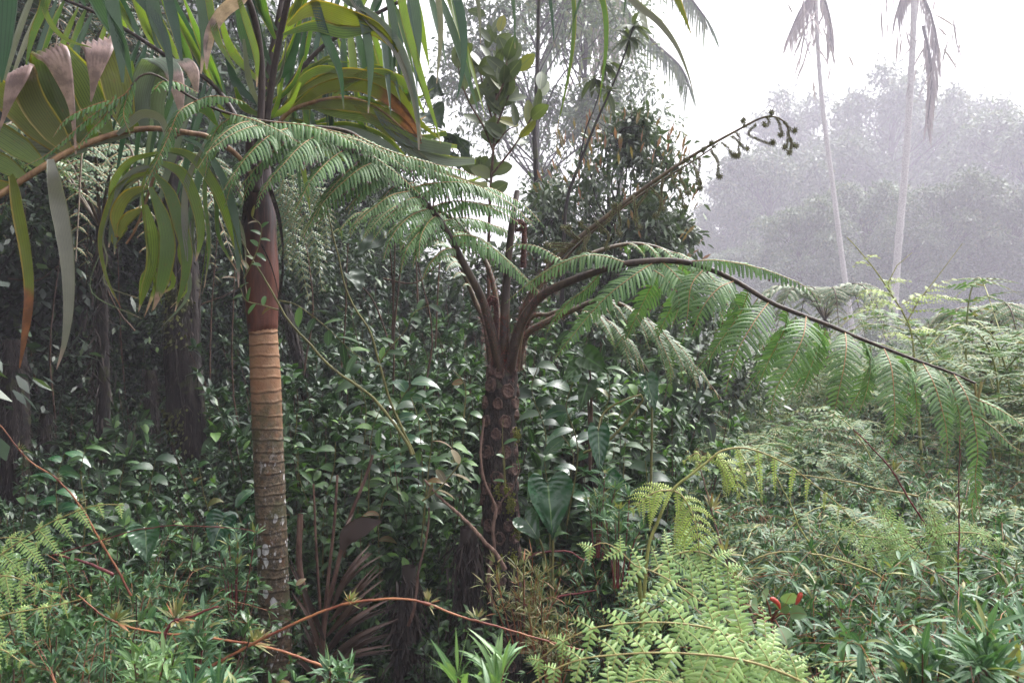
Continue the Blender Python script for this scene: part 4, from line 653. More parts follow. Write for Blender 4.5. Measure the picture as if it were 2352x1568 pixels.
def bracken_proto(name, label, seed):
    r = thing(name, label, 'bracken fern'); rr = np.random.RandomState(seed)
    for k in range(5):
        a = k * 2.4 + rr.rand(); h = .75 + .35 * rr.rand(); o = np.array([math.cos(a), math.sin(a), 0])
        pts = [np.zeros(3), o * .08 + [0, 0, h * .5], o * .25 + [0, 0, h * .9], o * .55 + [0, 0, h * 1.02], o * .85 + [0, 0, h * .82]]
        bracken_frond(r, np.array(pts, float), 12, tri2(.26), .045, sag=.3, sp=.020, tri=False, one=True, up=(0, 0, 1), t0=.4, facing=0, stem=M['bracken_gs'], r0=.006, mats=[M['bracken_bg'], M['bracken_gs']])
    return r
# ------------------------------------------------------------------ low plants: prototypes
def rnd_perp(T): return nrm(np.cross(T, RS.normal(size=T.shape)))
def bamboo_proto(label, nst, h, Lw, mat, spread=.5, nl=6, seed=1, Ww=.011):
    r = thing('bamboo_grass', label, 'bamboo grass'); st = MB(); lv = MB()
    for _ in range(nst):
        a = RS.rand() * 6.28; o = np.array([math.cos(a), math.sin(a), 0]); H = h * (.55 + .5 * RS.rand()); sp = spread * (.3 + .9 * RS.rand())
        p = smooth(np.array([o * .04, o * sp * .3 + [0, 0, H * .6], o * sp * .75 + [0, 0, H * .98], o * sp * 1.3 + [0, 0, H * .95]]), 18); tube(st, p, .0028, .001, 4); T = tangents(p)
        for i in range(5, 18):
            n = nl if i < 17 else nl + 2; Ti = np.tile(T[i], (n, 1)); D = nrm(rnd_perp(Ti) * .8 + Ti * .7 + np.array([0, 0, .15]))
            leaves(lv, np.tile(p[i], (n, 1)) + D * .012, D, np.tile([0, 0, 1.0], (n, 1)) + RS.normal(size=(n, 3)) * .3, Lw * (.6 + .6 * RS.rand(n)), Ww * (.7 + .6 * RS.rand(n)), [.35, .95, 1, .6, .04], droop=.15 + .4 * RS.rand(n), colh=(.2, 0, .2))
    mk('stem', st, M['cane'], r); mk('foliage', lv, M[mat], r); return r
def shrub_proto(label, nst, h, Lw, ar, mat, spread=.45, nodes=7, opp=3, droop=.5, cat='shrub', stem='twig', name='shrub', dens=1.0):
    r = thing(name, label, cat); st = MB(); lv = MB()
    for _ in range(nst):
        a = RS.rand() * 6.28; o = np.array([math.cos(a), math.sin(a), 0]); H = h * (.45 + .6 * RS.rand()); sp = spread * RS.rand() ** .6
        p = smooth(np.array([o * .03, o * sp * .6 + [0, 0, H * .5], o * sp * 1.0 + RS.normal(size=3) * .03 + [0, 0, H]]), 14); tube(st, p, .006, .002, 5); T = tangents(p)
        for i in np.linspace(4, 13, nodes).astype(int):
            for b in range(2 if i < 12 else 1):
                q0 = p[i]; D = nrm(RS.normal(size=3) * [1, 1, .4] + T[i] * .8 + o * .3); ln = .05 + .10 * RS.rand() * (i < 12)
                q = q0 + D * ln; n = opp * 2; d2 = nrm(rnd_perp(np.tile(D, (n, 1))) + D * .35 + [0, 0, .1])
                pos = q0 + D[None] * ln * np.linspace(.3, 1, n)[:, None]
                leaves(lv, pos, d2, np.tile([0, 0, 1.0], (n, 1)) + RS.normal(size=(n, 3)) * .25, Lw * (.6 + .55 * RS.rand(n)), Lw * ar * (.8 + .4 * RS.rand(n)), ELL, droop=droop * (.3 + RS.rand(n)), colh=(.22, 0, .22))
                nn = 5; d3 = nrm(rnd_perp(np.tile(D, (nn, 1))) * .6 + D); leaves(lv, np.tile(q, (nn, 1)), d3, np.tile([0, 0, 1.0], (nn, 1)) + RS.normal(size=(nn, 3)) * .3, Lw * (.4 + .5 * RS.rand(nn)), Lw * ar * .8, ELL5, droop=.3)
    mk('stem', st, M[stem], r); mk('foliage', lv, M[mat], r); return r
used = set()
def zone(px, d):
    if px > 1230 and d > 1.7:
        a = ('right of the scarred trunk' if px < 1480 else 'under the first hanging pinnae' if px < 1740 else 'under the hanging frond' if px < 2000 else 'under the snapped frond tip' if px < 2230 else 'at the right edge')
        b = ('in the nearest row at the bottom' if d < 2.4 else 'low foreground' if d < 3.2 else 'level with the slanting stalk' if d < 4.5 else 'halfway up the open field' if d < 7 else 'in the hazy upper field' if d < 10.5 else 'at the foot of the misty trees')
    else:
        a = ('at the left edge' if px < 130 else 'left of the mossy trunk' if px < 360 else 'between mossy trunk and palm' if px < 600 else 'just right of the palm trunk' if px < 800 else 'midway between palm and tree fern' if px < 1000 else 'against the tree fern trunk')
        b = ('in the bottom foreground' if d < 2.7 else 'in the low front rank' if d < 3.7 else 'in the middle rank' if d < 5 else 'in the deeper rank' if d < 6.7 else 'at the back of the thicket')
    return a + ', ' + b
def place(proto, px, d, h=None, sc=1.0, label=None, group=None, top=None, y=None, ph=1.0, rz=None):
    """stand a copy on the ground at column px and depth d; top = picture row its top reaches"""
    x = (px - 1176) / F * d; z = float(gz(x, d)) - .03; ph = PH.get(proto.name, 1.0)
    if d < 3.4 and 410 < px < 880: d = 3.55 + .25 * random.random(); top = None if top is None else top - 60; x = (px - 1176) / F * d
    if label: label = label + ' ' + zone(px, d)
    pass
    if top is not None and d < 3.35 and 1080 < px < 1260: top = max(top, 1500)
    if top is not None: sc = max(.3, (CAMZ - (top - 784) / F * d - z) / ph)
    rz = RS.rand() * 6.28 if rz is None else rz
    if proto.name not in used:
        used.add(proto.name); proto.location = (x, d, z); proto.rotation_euler = (0, 0, rz); proto.scale = (sc,) * 3
        if label: proto['label'] = label
        if group: proto['group'] = group
        return proto
    return dup(proto, (x, d, z), rz, sc, label, group, tilt=(RS.normal() * .06, RS.normal() * .06))
lab_bam = 'narrow leaved bamboo grass tuft'
bamA = bamboo_proto(lab_bam, 34, 1.4, .075, 'bamboo', .55, nl=7, Ww=.010); bamB = bamboo_proto(lab_bam, 40, 1.4, .055, 'bamboo', .55, nl=8, Ww=.008); bamC = bamboo_proto(lab_bam, 26, 1.4, .10, 'bamboo', .5, nl=7, Ww=.013)
lab_br = 'light green bracken clump'
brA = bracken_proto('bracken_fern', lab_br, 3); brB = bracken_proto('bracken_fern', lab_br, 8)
lab_s1 = 'glossy broad leaved shrub'
shA = shrub_proto(lab_s1, 30, 1.6, .082, .42, 'shrub', .55, nodes=10); shB = shrub_proto(lab_s1, 32, 1.6, .062, .36, 'shrub', .6, opp=4, nodes=10)
lab_s2 = 'small leaved fresh green shrub'
shG = shrub_proto('large leaved shrub', 13, 1.6, .15, .44, 'shrub', .5, nodes=6, opp=2, droop=.7)
shC = shrub_proto(lab_s2, 30, 1.2, .052, .38, 'shrub_lt', .55, opp=3, nodes=8); shD = shrub_proto(lab_s2, 30, 1.2, .052, .3, 'shrub_lt', .55, opp=4, nodes=9)
lab_s3 = 'deep shaded bush'
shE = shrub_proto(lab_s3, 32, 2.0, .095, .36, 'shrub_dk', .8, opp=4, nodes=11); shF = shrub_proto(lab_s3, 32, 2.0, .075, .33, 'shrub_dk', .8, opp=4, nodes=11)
PH = {shG.name: 1.6, bamA.name: 1.4, bamB.name: 1.4, bamC.name: 1.4, shA.name: 1.6, shB.name: 1.6, shC.name: 1.2, shD.name: 1.2, shE.name: 2.0, shF.name: 2.0}
G_b, G_f, G_s1, G_s2, G_s3 = 'bamboo grass tufts on the right', 'bracken clumps on the right', 'glossy shrubs round the tree fern', 'small leaved shrubs on the left', 'shaded bushes in the forest on the left'
rc = random.choice; ru = random.uniform
# right hand field, near to far
for d, n, top in [(1.9, 5, 1500), (2.2, 8, 1440), (2.6, 11, 1370), (3.0, 12, 1290), (3.5, 13, 1210), (4.1, 14, 1130), (4.8, 15, 1060), (5.6, 15, 1000), (6.6, 15, 950), (7.8, 15, 905), (9.4, 15, 870), (11.2, 15, 842), (13.5, 15, 820)]:
    x0 = 1560 if d < 3.2 else (1400 if d < 4 else 1240)
    for k in range(n):
        px = x0 + (2420 - x0) * (k + ru(.1, .9)) / n; tp = top + ru(-35, 45) + (30 if px < 1700 else -10) - (25 if d > 6 and px > 2200 else 0)
        if d < 3.2 and px < 1700: tp += 90
        if d < 3.1 and px < 1880: continue
        q = ru(0, 1)
        if q < (.62 if d < 5 else .4): (lambda q_: place(q_, px, d + ru(-.2, .2), top=tp, label={bamA.name: 'medium bladed', bamB.name: 'fine bladed', bamC.name: 'long bladed'}[q_.name] + ' bamboo grass tuft', group=G_b))(rc([bamA, bamB, bamB, bamC] if d > 2.7 else [bamA, bamB]))
        elif q < (.78 if d < 3.3 else .82): place(rc([brA, brB]), px, d + ru(-.2, .2), top=tp, label=lab_br, group=G_f)
        else: place(rc([shA, shB]), px, d + ru(-.2, .2), top=tp + 10, label='broad leaved shrub', group='broad leaved shrubs on the right')
# thicket in the middle
for d, n, top, x0, x1 in [(4.3, 7, 960, 680, 1080), (4.9, 9, 870, 660, 1250), (5.6, 9, 800, 650, 1400), (6.6, 8, 740, 640, 1500), (3.9, 5, 1150, 690, 1050), (3.9, 4, 1080, 1230, 1480), (3.6, 4, 1360, 690, 1050), (4.6, 4, 900, 1230, 1560)]:
    for k in range(n):
        px = x0 + (x1 - x0) * (k + ru(.1, .9)) / n; q = rc([shA, shB, shG, shE]); place(q, px, d + ru(-.2, .2), top=top + ru(-30, 50), label='large leaved shrub' if q is shG else 'dark leaved shrub' if q is shE else lab_s1, group=G_s1)
# low shrubs at the lower left
for d, n, top, x0, x1 in [(2.1, 5, 1500, -60, 560), (2.5, 6, 1420, -40, 590), (2.9, 6, 1350, 0, 590), (3.3, 7, 1290, -40, 590)]:
    for k in range(n):
        px = x0 + (x1 - x0) * (k + ru(.1, .9)) / n; q = rc([shC, shD, shC, bamB]); bb = q is bamB
        place(q, px, d + ru(-.1, .1), top=top + ru(-40, 40), label='bamboo grass tuft' if bb else lab_s2, group='bamboo grass tufts on the left' if bb else G_s2)
for d, n, top, x0, x1 in [(3.9, 6, 1180, 0, 600), (4.5, 7, 1060, -40, 620), (5.2, 7, 980, -40, 640)]:
    for k in range(n):
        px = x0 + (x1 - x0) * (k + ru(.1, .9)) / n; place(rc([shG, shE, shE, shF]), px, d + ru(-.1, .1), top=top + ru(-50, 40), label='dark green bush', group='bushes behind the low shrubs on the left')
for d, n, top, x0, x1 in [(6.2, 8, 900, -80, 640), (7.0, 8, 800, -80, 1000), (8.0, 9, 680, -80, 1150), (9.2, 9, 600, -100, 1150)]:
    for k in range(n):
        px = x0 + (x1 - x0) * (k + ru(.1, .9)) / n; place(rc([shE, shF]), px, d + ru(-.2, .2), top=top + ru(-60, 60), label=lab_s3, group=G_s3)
for px, d, tp in [(1880, 8.4, 815), (1930, 8.2, 820), (2190, 7.0, 765), (2240, 6.4, 740), (2290, 6.8, 755), (2340, 6.2, 760), (2265, 5.8, 800), (2330, 5.4, 825)]:
    place(rc([brA, brB]), px, d, top=tp, label='tall pale bracken clump', group='tall pale bracken before the misty trees')
for d, n, hh in [(16.5, 13, 1.25), (20, 13, 1.3), (25, 13, 1.35), (32, 14, 1.4), (42, 15, 1.5), (56, 16, 1.9)]:
    for k in range(n):
        px = 1560 + 880 * (k + ru(0, 1)) / n; q = rc([shA, brA, bamA, shE]); place(q, px, d + ru(-1, 1), top=None, label='far misty clump', group='far misty clumps of the field', sc=hh / PH.get(q.name, 1.0) * ru(.8, 1.2))
def undergrowth():
    mb = MB(); n = 26000; d = 1.6 + 14 * RS.rand(n) ** 1.3; px = -200 + 2800 * RS.rand(n); x = (px - 1176) / F * d; z = gz(x, d) + .30 * RS.rand(n) ** 1.5
    leaves(mb, np.stack([x, d, z], 1), nrm(RS.normal(size=(n, 3)) + [0, 0, .6]), rvec(n) + [0, 0, 1.0], .06 + .07 * RS.rand(n), .025 + .02 * RS.rand(n), ELL5, droop=.4)
    o = mk('undergrowth', mb, M['litter']); o['kind'] = 'stuff'; o['label'] = 'low dark leafy ground cover under the shrubs and bamboo grass'; o['category'] = 'ground cover'
undergrowth()

# ------------------------------------------------------------------ single plants, canes and vines
def spray(mb, p, n, L, w, d0=(0, 0, 1), spread=.8, mat=0, droop=.3, tuft=None):
    T = np.tile(nrm(np.asarray(d0, float)), (n, 1)); D = nrm(rvec(n) * spread + T)
    leaves(mb, np.tile(p, (n, 1)) + D * .012, D, np.tile([0, -.3, 1.0], (n, 1)) + RS.normal(size=(n, 3)) * .4, L * (.5 + .7 * RS.rand(n)), w * (.7 + .6 * RS.rand(n)), [.3, .9, 1, .75, .4, .03], droop=droop * (.5 + RS.rand(n)), colh=(.2, 0, .2), mat=mat)
def cane(label, pts, d, r, mat='cane', nodes=(), tuftL=.03, nleaf=26, sides=7, leafm='bamboo_dry', name='cane', cat='cane', node_r=1.5):
    path = PP(pts, d); mb = MB(); p = smooth(path, 70); rad = np.full(70, r) * (np.linspace(1, .45, 70) if p[-1, 2] > p[0, 2] - .02 else np.linspace(.45, 1, 70)) * (1 + .06 * RS.normal(size=70)); p = p + np.cumsum(RS.normal(size=(70, 3)), 0) * .0006
    for t in nodes: rad += r * (node_r - 1) * np.exp(-((np.linspace(0, 1, 70) - t) / .008) ** 2)
    tube(mb, p, 0, 0, sides, radii=rad); o = mk(name, mb, M[mat]); tag(o, label, cat)
    if len(nodes) and nleaf:
        OFF[o.name] = (0, 0, 0)
        for t in nodes: lv = MB(); i = int(t * 69); T = tangents(p); spray(lv, p[i], nleaf, tuftL, tuftL * .16, d0=T[i] * .4 + np.array([0, 0, .5]), spread=1.0, droop=.1); mk('leaf_tuft', lv, M[leafm], o)
    return o
cane('long arching red cane across the bottom left, in front of the palm trunk', [(380, 1600), (430, 1566), (510, 1516), (600, 1470), (690, 1425), (780, 1391), (860, 1377), (930, 1373), (990, 1386), (1050, 1410), (1100, 1425), (1180, 1447), (1250, 1468), (1340, 1490)], 2.1, .0046, nodes=(.26, .47, .64, .76, .92), tuftL=.028)
cane('red and orange cane running right under the palm trunk', [(180, 1366), (253, 1422), (359, 1449), (440, 1456), (513, 1466), (588, 1476), (660, 1498), (740, 1528)], 2.3, .0045, 'cane', nodes=(.18, .5, .72), tuftL=.05)
cane('pink cane rising from the bamboo grass at the bottom left', [(350, 1520), (372, 1480), (393, 1440), (430, 1428), (470, 1412), (505, 1400)], 2.0, .0055, 'cane_pk', nodes=(.5,), tuftL=.05)
cane('long thin red cane slanting down from the left edge', [(-20, 955), (0, 975), (62, 1050), (130, 1097), (185, 1165), (232, 1251), (263, 1302), (294, 1366)], 2.8, .0042, nodes=(.2, .4, .55, .75), tuftL=.022, nleaf=14)
cane('thin dark red cane arching from the left to the palm trunk', [(120, 1275), (239, 1240), (310, 1218), (393, 1208), (489, 1211), (560, 1216), (592, 1222)], 3.0, .0026, 'cane_pk', nodes=(.25, .6, .8), tuftL=.02, nleaf=12)
cane('dull red stalk lying behind the low shrubs on the left', [(128, 1273), (180, 1285), (230, 1305), (260, 1320)], 3.0, .007, 'cane_pk')
cane('thin upright dark red cane at the far right', [(2204, 1000), (2203, 1140), (2201, 1300), (2200, 1440), (2198, 1600)], 2.4, .0032, 'cane_pk', nodes=(.3, .5, .68, .84), tuftL=.03, nleaf=14)
cane('dry brown jointed cane leaning in front of the right hand thicket', [(1600, 1040), (1640, 1190), (1665, 1270), (1690, 1340), (1722, 1395), (1735, 1440)], 2.5, .0040, 'vine', nodes=(.32, .58, .75, .9), tuftL=.05, nleaf=20)
cane('pale tan stem lying across the thicket under the hanging frond', [(1790, 1085), (1870, 1095), (1950, 1110), (2040, 1130), (2110, 1145)], 3.0, .004, 'bracken_rib')
cane('tan stem arching low in the thicket on the right', [(1690, 1330), (1720, 1290), (1780, 1268), (1850, 1268), (1920, 1285), (2000, 1310), (2060, 1350), (2125, 1390)], 2.7, .004, 'bracken_rib')
cane('yellowish stem slanting down through the thicket', [(1780, 1090), (1810, 1150), (1840, 1215), (1880, 1275), (1905, 1310)], 2.75, .004, 'bracken_gs')
cane('dark red stem crossing the thicket at the right', [(1960, 985), (2040, 1070), (2090, 1150), (2140, 1230), (2160, 1310), (2190, 1400)], 2.9, .005, 'cane_pk', nodes=(.3, .7), tuftL=.04)
cane('slanting brown stem from the palm crown down to the centre thicket', [(545, 530), (565, 570), (620, 660), (660, 730), (710, 790), (770, 850), (850, 905), (900, 960), (940, 1020), (950, 1045)], 3.05, .0065, 'gstem', name='vine_stem', cat='vine')
cane('tall olive stem curving down beside the palm', [(735, 440), (752, 490), (768, 560), (790, 650), (815, 710), (848, 760), (870, 830), (895, 920), (930, 1000), (950, 1045)], 3.3, .0062, 'gstem', name='vine_stem', cat='vine')
cane('brown rotten stick leaning down to the foot of the tree fern', [(975, 1100), (1000, 1130), (1060, 1185), (1110, 1235), (1140, 1262), (1165, 1300)], 3.05, .009, 'vine', name='dead_stick', cat='stick')
cane('pale woody vine clinging to the left side of the tree fern trunk', [(1112, 960), (1103, 1040), (1110, 1100), (1130, 1150), (1138, 1172), (1130, 1220), (1133, 1262), (1120, 1330), (1130, 1400)], 3.27, .0085, 'vine', nodes=(.3, .52), nleaf=0, name='woody_vine', cat='vine', node_r=1.4)
cane('thin dark vine crossing the tree fern trunk', [(1188, 1050), (1192, 1075), (1180, 1110), (1150, 1150), (1135, 1175)], 3.29, .004, 'vine', name='woody_vine', cat='vine')
cane('green stem rising in front of the tree fern trunk', [(1160, 1110), (1158, 1050), (1157, 1000), (1158, 960)], 3.2, .0028, 'gstem', name='seedling', cat='seedling')
cane('red brown bare stalk standing left of the tree fern', [(985, 1165), (978, 1240), (962, 1310), (955, 1380), (940, 1440)], 3.1, .007, 'deadst', name='dead_stick', cat='stick')
cane('red root branching right of the tree fern foot', [(1195, 1290), (1240, 1270), (1300, 1268), (1340, 1290)], 3.3, .006, 'cane_pk', name='red_root', cat='root')
cane('straight red stalk behind the bracken, right of the tree fern foot', [(1200, 1390), (1280, 1372), (1370, 1360)], 3.2, .007, 'cane_pk', name='red_stalk', cat='stalk')
for k, (x0, y0, x1, y1, d) in enumerate([(60, 420, 85, 900, 6.2), (150, 500, 130, 980, 5.8), (270, 560, 300, 1000, 6.4), (215, 430, 250, 860, 6.6), (500, 520, 480, 980, 5.6), (540, 600, 560, 1050, 5.4), (310, 760, 190, 560, 5.9), (20, 640, 190, 560, 6.0), (460, 700, 590, 620, 6.1), (690, 480, 700, 860, 5.2), (800, 560, 780, 900, 4.9), (960, 600, 975, 900, 4.6), (880, 640, 1010, 600, 4.8)]):
    mx, my = (x0 + x1) / 2 + ru(-25, 25), (y0 + y1) / 2 + ru(10, 50); cane(('dark hanging vine ' if abs(x1 - x0) < 60 else 'dark slanting branch ') + ['left of the thick mossy trunk, at the far left', 'left of the mossy trunk, behind the yellow drooping leaflet', 'just left of the mossy trunk', 'in front of the upper shaded fern', 'left of the crownshaft', 'beside the orange trunk band', 'behind the drooping palm leaflet tips', 'at the left edge, nearly level', 'between mossy trunk and palm, nearly level', 'right of the crownshaft', 'left of the tall olive stem', 'left of the tree fern crown', 'behind the leafy shoot by the tree fern'][k], [(x0, y0), (mx, my), (x1, y1)], d, .007, 'twig', name='hanging_vine' if abs(x1 - x0) < 60 else 'branch', cat='vine' if abs(x1 - x0) < 60 else 'branch')
# leafy side shoots on the stems
def shoot(label, pts, d, Ls, w, mat='shrub', r=.003, n=10, prof=OVAL, cat='vine', name='leafy_shoot', droop=.3):
    mb = MB(); p = tube(mb, PP(pts, d), r, r * .5, 6, n=30); o = mk(name, mb, M['gstem']); tag(o, label, cat); OFF[o.name] = (0, 0, 0); T = tangents(p); lv = MB()
    for k, t in enumerate(np.linspace(.15, 1, n)):
        i = min(29, int(t * 29)); s = 1 if k % 2 else -1; D = nrm(np.cross(T[i], [0, -1, .3]) * s * .8 + T[i] * .5 + RS.normal(size=3) * .25)
        leaves(lv, p[i][None], D[None], np.array([[0, -.5, 1.0]]) + RS.normal(size=(1, 3)) * .3, Ls * (.7 + .5 * RS.rand()), w * (.8 + .4 * RS.rand()), prof, droop=droop, colh=(.2, 0, .2))
    mk('foliage', lv, M[mat], o); return o
shoot('shoot with green leaflets leaving the slanting stem towards the right', [(640, 690), (680, 700), (730, 735), (770, 770), (800, 800), (840, 830)], 3.0, .075, .03, n=11)
shoot('leafy shoot crossing the thicket left of the tree fern crown', [(860, 850), (895, 800), (930, 760), (950, 720), (985, 700)], 3.3, .07, .03, n=8)
shoot('small leafy twig with withered leaves in front of the crownshaft', [(560, 640), (580, 600), (595, 560), (600, 520), (580, 500)], 3.0, .05, .022, 'shrub_lt', n=10)
shoot('twig curling across the red crownshaft with yellowing leaves', [(640, 712), (600, 700), (565, 690), (552, 660), (545, 640)], 3.0, .055, .025, 'shrub_lt', n=7)
shoot('climber with pale oval leaves left of the scarred trunk', [(1065, 960), (1070, 900), (1060, 870), (1040, 850)], 3.2, .06, .028, 'shrub_lt', n=7)
shoot('stem with broad leaves standing in front of the tree fern trunk', [(1160, 1120), (1159, 1070), (1157, 1020)], 3.18, .055, .02, 'shrub_lt', n=4)
# brown papery leaves on a green stalk
shoot('olive stalk with tan dead leaves hanging near the stick', [(970, 1150), (1010, 1120), (1040, 1085), (1055, 1065)], 3.05, .085, .032, 'tanleaf', n=5, r=.004)
kinds = [('tall shoot with long pale leaves', .11, .028, 'shrub_lt', LAN), ('tall shoot with broad glossy leaves', .10, .05, 'shrub', ELL), ('tall shoot with big dark oval leaves', .12, .055, 'shrub_dk', OVAL), ('tall shoot with fresh green pointed leaves', .09, .038, 'shrub_lt', ELL), ('tall shoot with large dark drooping leaves', .16, .06, 'philo', LAN)]
for k in range(26):
    px = [700, 760, 820, 880, 930, 990, 1040, 1220, 1270, 1320, 1400, 1450, 1500, 60, 130, 200, 270, 340, 480, 540, 690, 860, 960, 1080, 1300, 1380][k] + ru(-15, 15); tp = ru(840, 1060) if px > 620 else ru(1000, 1180); dd = ru(3.5, 4.1); kd = kinds[k % 5]
    shoot(kd[0] + ' ' + zone(px, dd).split(',')[0] + (', standing tall' if tp < 940 else ', half height' if tp < 1060 else ', low'), [(px + ru(-30, 30), tp + 330), (px + ru(-20, 20), tp + 160), (px + ru(-15, 15), tp + 60), (px + ru(-30, 30), tp)], dd, kd[1], kd[2], kd[3], r=.004, n=14, prof=kd[4], cat='shoot', droop=.6)['group'] = 'tall leafy shoots in the thicket'
# foreground bamboo sprays at the bottom edge
def bamboo_plant(label, px, py, d, n, L, w, mat='bamboo', k=6, sx=60, sy=40, stem='cane_pk'):
    r = thing('bamboo_grass', label, 'bamboo grass', P(px, py + 160, d)); st = MB(); lv = MB()
    for _ in range(k):
        tx, ty = px + RS.normal() * sx, py + RS.normal() * sy; top = P(tx, ty, d + RS.normal() * .06); p = smooth(np.array([P(px + (tx - px) * .3, py + 170, d), P(px + (tx - px) * .7, py + 70, d), top]), 12); tube(st, p, .003, .0015, 5)
        T = tangents(p)
        for i in (5, 7, 9, 11): spray(lv, p[i], n, L, w, d0=T[i] + np.array([0, 0, .3]), spread=.9, droop=.25)
    mk('stem', st, M[stem], r); mk('foliage', lv, M[mat], r); return r
bamboo_plant('bright bamboo grass tuft on red stems, bottom edge left of the palm trunk', 330, 1515, 1.75, 7, .055, .008, 'bamboo_lt', k=7, sx=55, sy=22)
bamboo_plant('fresh pointed bamboo leaves at the bottom edge left of the bright bracken', 1090, 1545, 1.5, 5, .085, .0105, 'bamboo_lt', k=4, sx=60, sy=18)
bamboo_plant('small bamboo grass tuft right beside the foot of the palm', 770, 1545, 1.9, 8, .05, .008, k=5, sx=25, sy=12)
bamboo_plant('bamboo grass with broad light leaves at the bottom beside the palm trunk', 470, 1590, 1.7, 6, .075, .012, k=5, sx=45, sy=10)
bamboo_plant('bamboo grass tuft hanging over the pink cane', 440, 1425, 2.1, 8, .055, .009, k=6, sx=40, sy=12)
bamboo_plant('wiry dry bamboo grass clump at the foot of the tree fern', 1205, 1330, 2.9, 9, .05, .0042, 'bamboo_dry', k=18, sx=40, sy=45, stem='cane')
bamboo_plant('wiry green and tan bamboo grass right below the tree fern clump', 1265, 1440, 2.8, 9, .05, .0042, 'bamboo_dry', k=14, sx=35, sy=35, stem='cane')
bamboo_plant('bamboo grass tuft at the bottom right corner', 2290, 1480, 1.7, 8, .09, .012, k=7, sx=50, sy=30)
bamboo_plant('bamboo grass in the lower right corner, left of the dark stalk', 2120, 1540, 1.75, 8, .075, .012, k=7, sx=60, sy=20)
bamboo_plant('bamboo grass tuft left of the philodendron on a red stem', 540, 1250, 3.0, 10, .045, .008, k=7, sx=35, sy=15)
bamboo_plant('bamboo grass spray hanging right of the big glossy leaf', 1370, 1110, 3.0, 10, .05, .008, k=6, sx=40, sy=25)
bamboo_plant('bamboo grass spray beside the bracken stalk', 1420, 1180, 2.8, 10, .05, .008, k=7, sx=40, sy=25)
# philodendrons and other big leaves
def bigleaf(label, px, py, tipx, tipy, d, wpx, mat='philo', stalk=None, cat='philodendron', name='philodendron', veins=8, more=(), tilt=(0.1, -1, .35)):
    """one plant; its leaf base and tip are given as picture points at depth d"""
    base = P(stalk[-1][0], stalk[-1][1], d + .15) if stalk else P(px, py + 260, d + .2); r = thing(name, label, cat, base)
    for k, (bx, by, tx, ty, w) in enumerate([(px, py, tipx, tipy, wpx)] + list(more)):
        b, t = P(bx, by, d), P(tx, ty, d - .05); mb = MB(); heart(mb, b, t - b, np.asarray(tilt) + RS.normal(size=3) * .12, np.linalg.norm(t - b) * .95, w / F * d, veins=veins); mk('leaf', mb, M[mat], r)
        mb = MB(); pts = [(bx, by)] + (list(stalk) if stalk and k == 0 else [((bx + px) / 2 + 12, by + 60), (px + 10, py + 260)]); tube(mb, PP([pts[0]], d).tolist() + PP(pts[1:], d + .06).tolist(), .004, .006, 6, n=20); mk('leaf_stalk', mb, M['gstem' if mat == 'philo' else 'twig'], r)
bigleaf('glossy heart shaped leaf at the forest foot left of the mossy trunk', 334, 1215, 338, 1290, 3.35, 70)
bigleaf('ribbed heart shaped leaf leaning left, between the mossy trunk and the palm', 515, 1190, 484, 1258, 3.4, 70)
bigleaf('large glossy ribbed philodendron leaf right of the tree fern trunk', 1258, 1110, 1270, 1225, 3.2, 105, veins=10, more=[(1205, 1190, 1240, 1235, 62)])
bigleaf('heart shaped leaf hanging straight down on a dark stalk, right of the trunk', 1374, 990, 1378, 1080, 3.25, 50, stalk=[(1385, 950), (1430, 920), (1480, 912), (1400, 1010), (1340, 1040)], veins=6)
bigleaf('pale green upright leaf right of the tree fern, twisted at its tip', 1485, 870, 1505, 940, 3.4, 46, veins=5)
bigleaf('grey sheened arrow leaf above the yellow green bracken', 1400, 1090, 1462, 1140, 3.1, 34, veins=5)
bigleaf('broad green leaf of the climber right of the trunk scars', 1345, 820, 1400, 850, 3.45, 60, mat='shrub', veins=4, more=[(1350, 880, 1330, 940, 44), (1330, 840, 1290, 870, 40)])
bigleaf('dusky lobed leaf against the sky right of the palm', 985, 215, 1020, 212, 5.6, 80, mat='bigleaf', cat='large leaf', name='large_leaf_plant', veins=2, stalk=[(960, 300), (950, 420), (960, 700)], more=[(990, 260, 1015, 290, 70)])
bigleaf('dark spread leaf beside the sapling stem', 1055, 345, 1078, 320, 5.4, 100, mat='bigleaf', cat='large leaf', name='large_leaf_plant', veins=2, stalk=[(1030, 420), (1010, 600), (1000, 800)], more=[(1035, 335, 1020, 318, 60), (1060, 365, 1052, 385, 60)])
bigleaf('big drooping umbrella leaves in the gap between palm and tree fern', 890, 545, 815, 580, 4.6, 120, mat='bigleaf', cat='large leaf', name='large_leaf_plant', veins=2, stalk=[(900, 620), (905, 800), (900, 1000)], more=[(930, 540, 960, 580, 100), (900, 500, 860, 490, 110), (800, 630, 830, 668, 70)], tilt=(.2, -.4, 1))
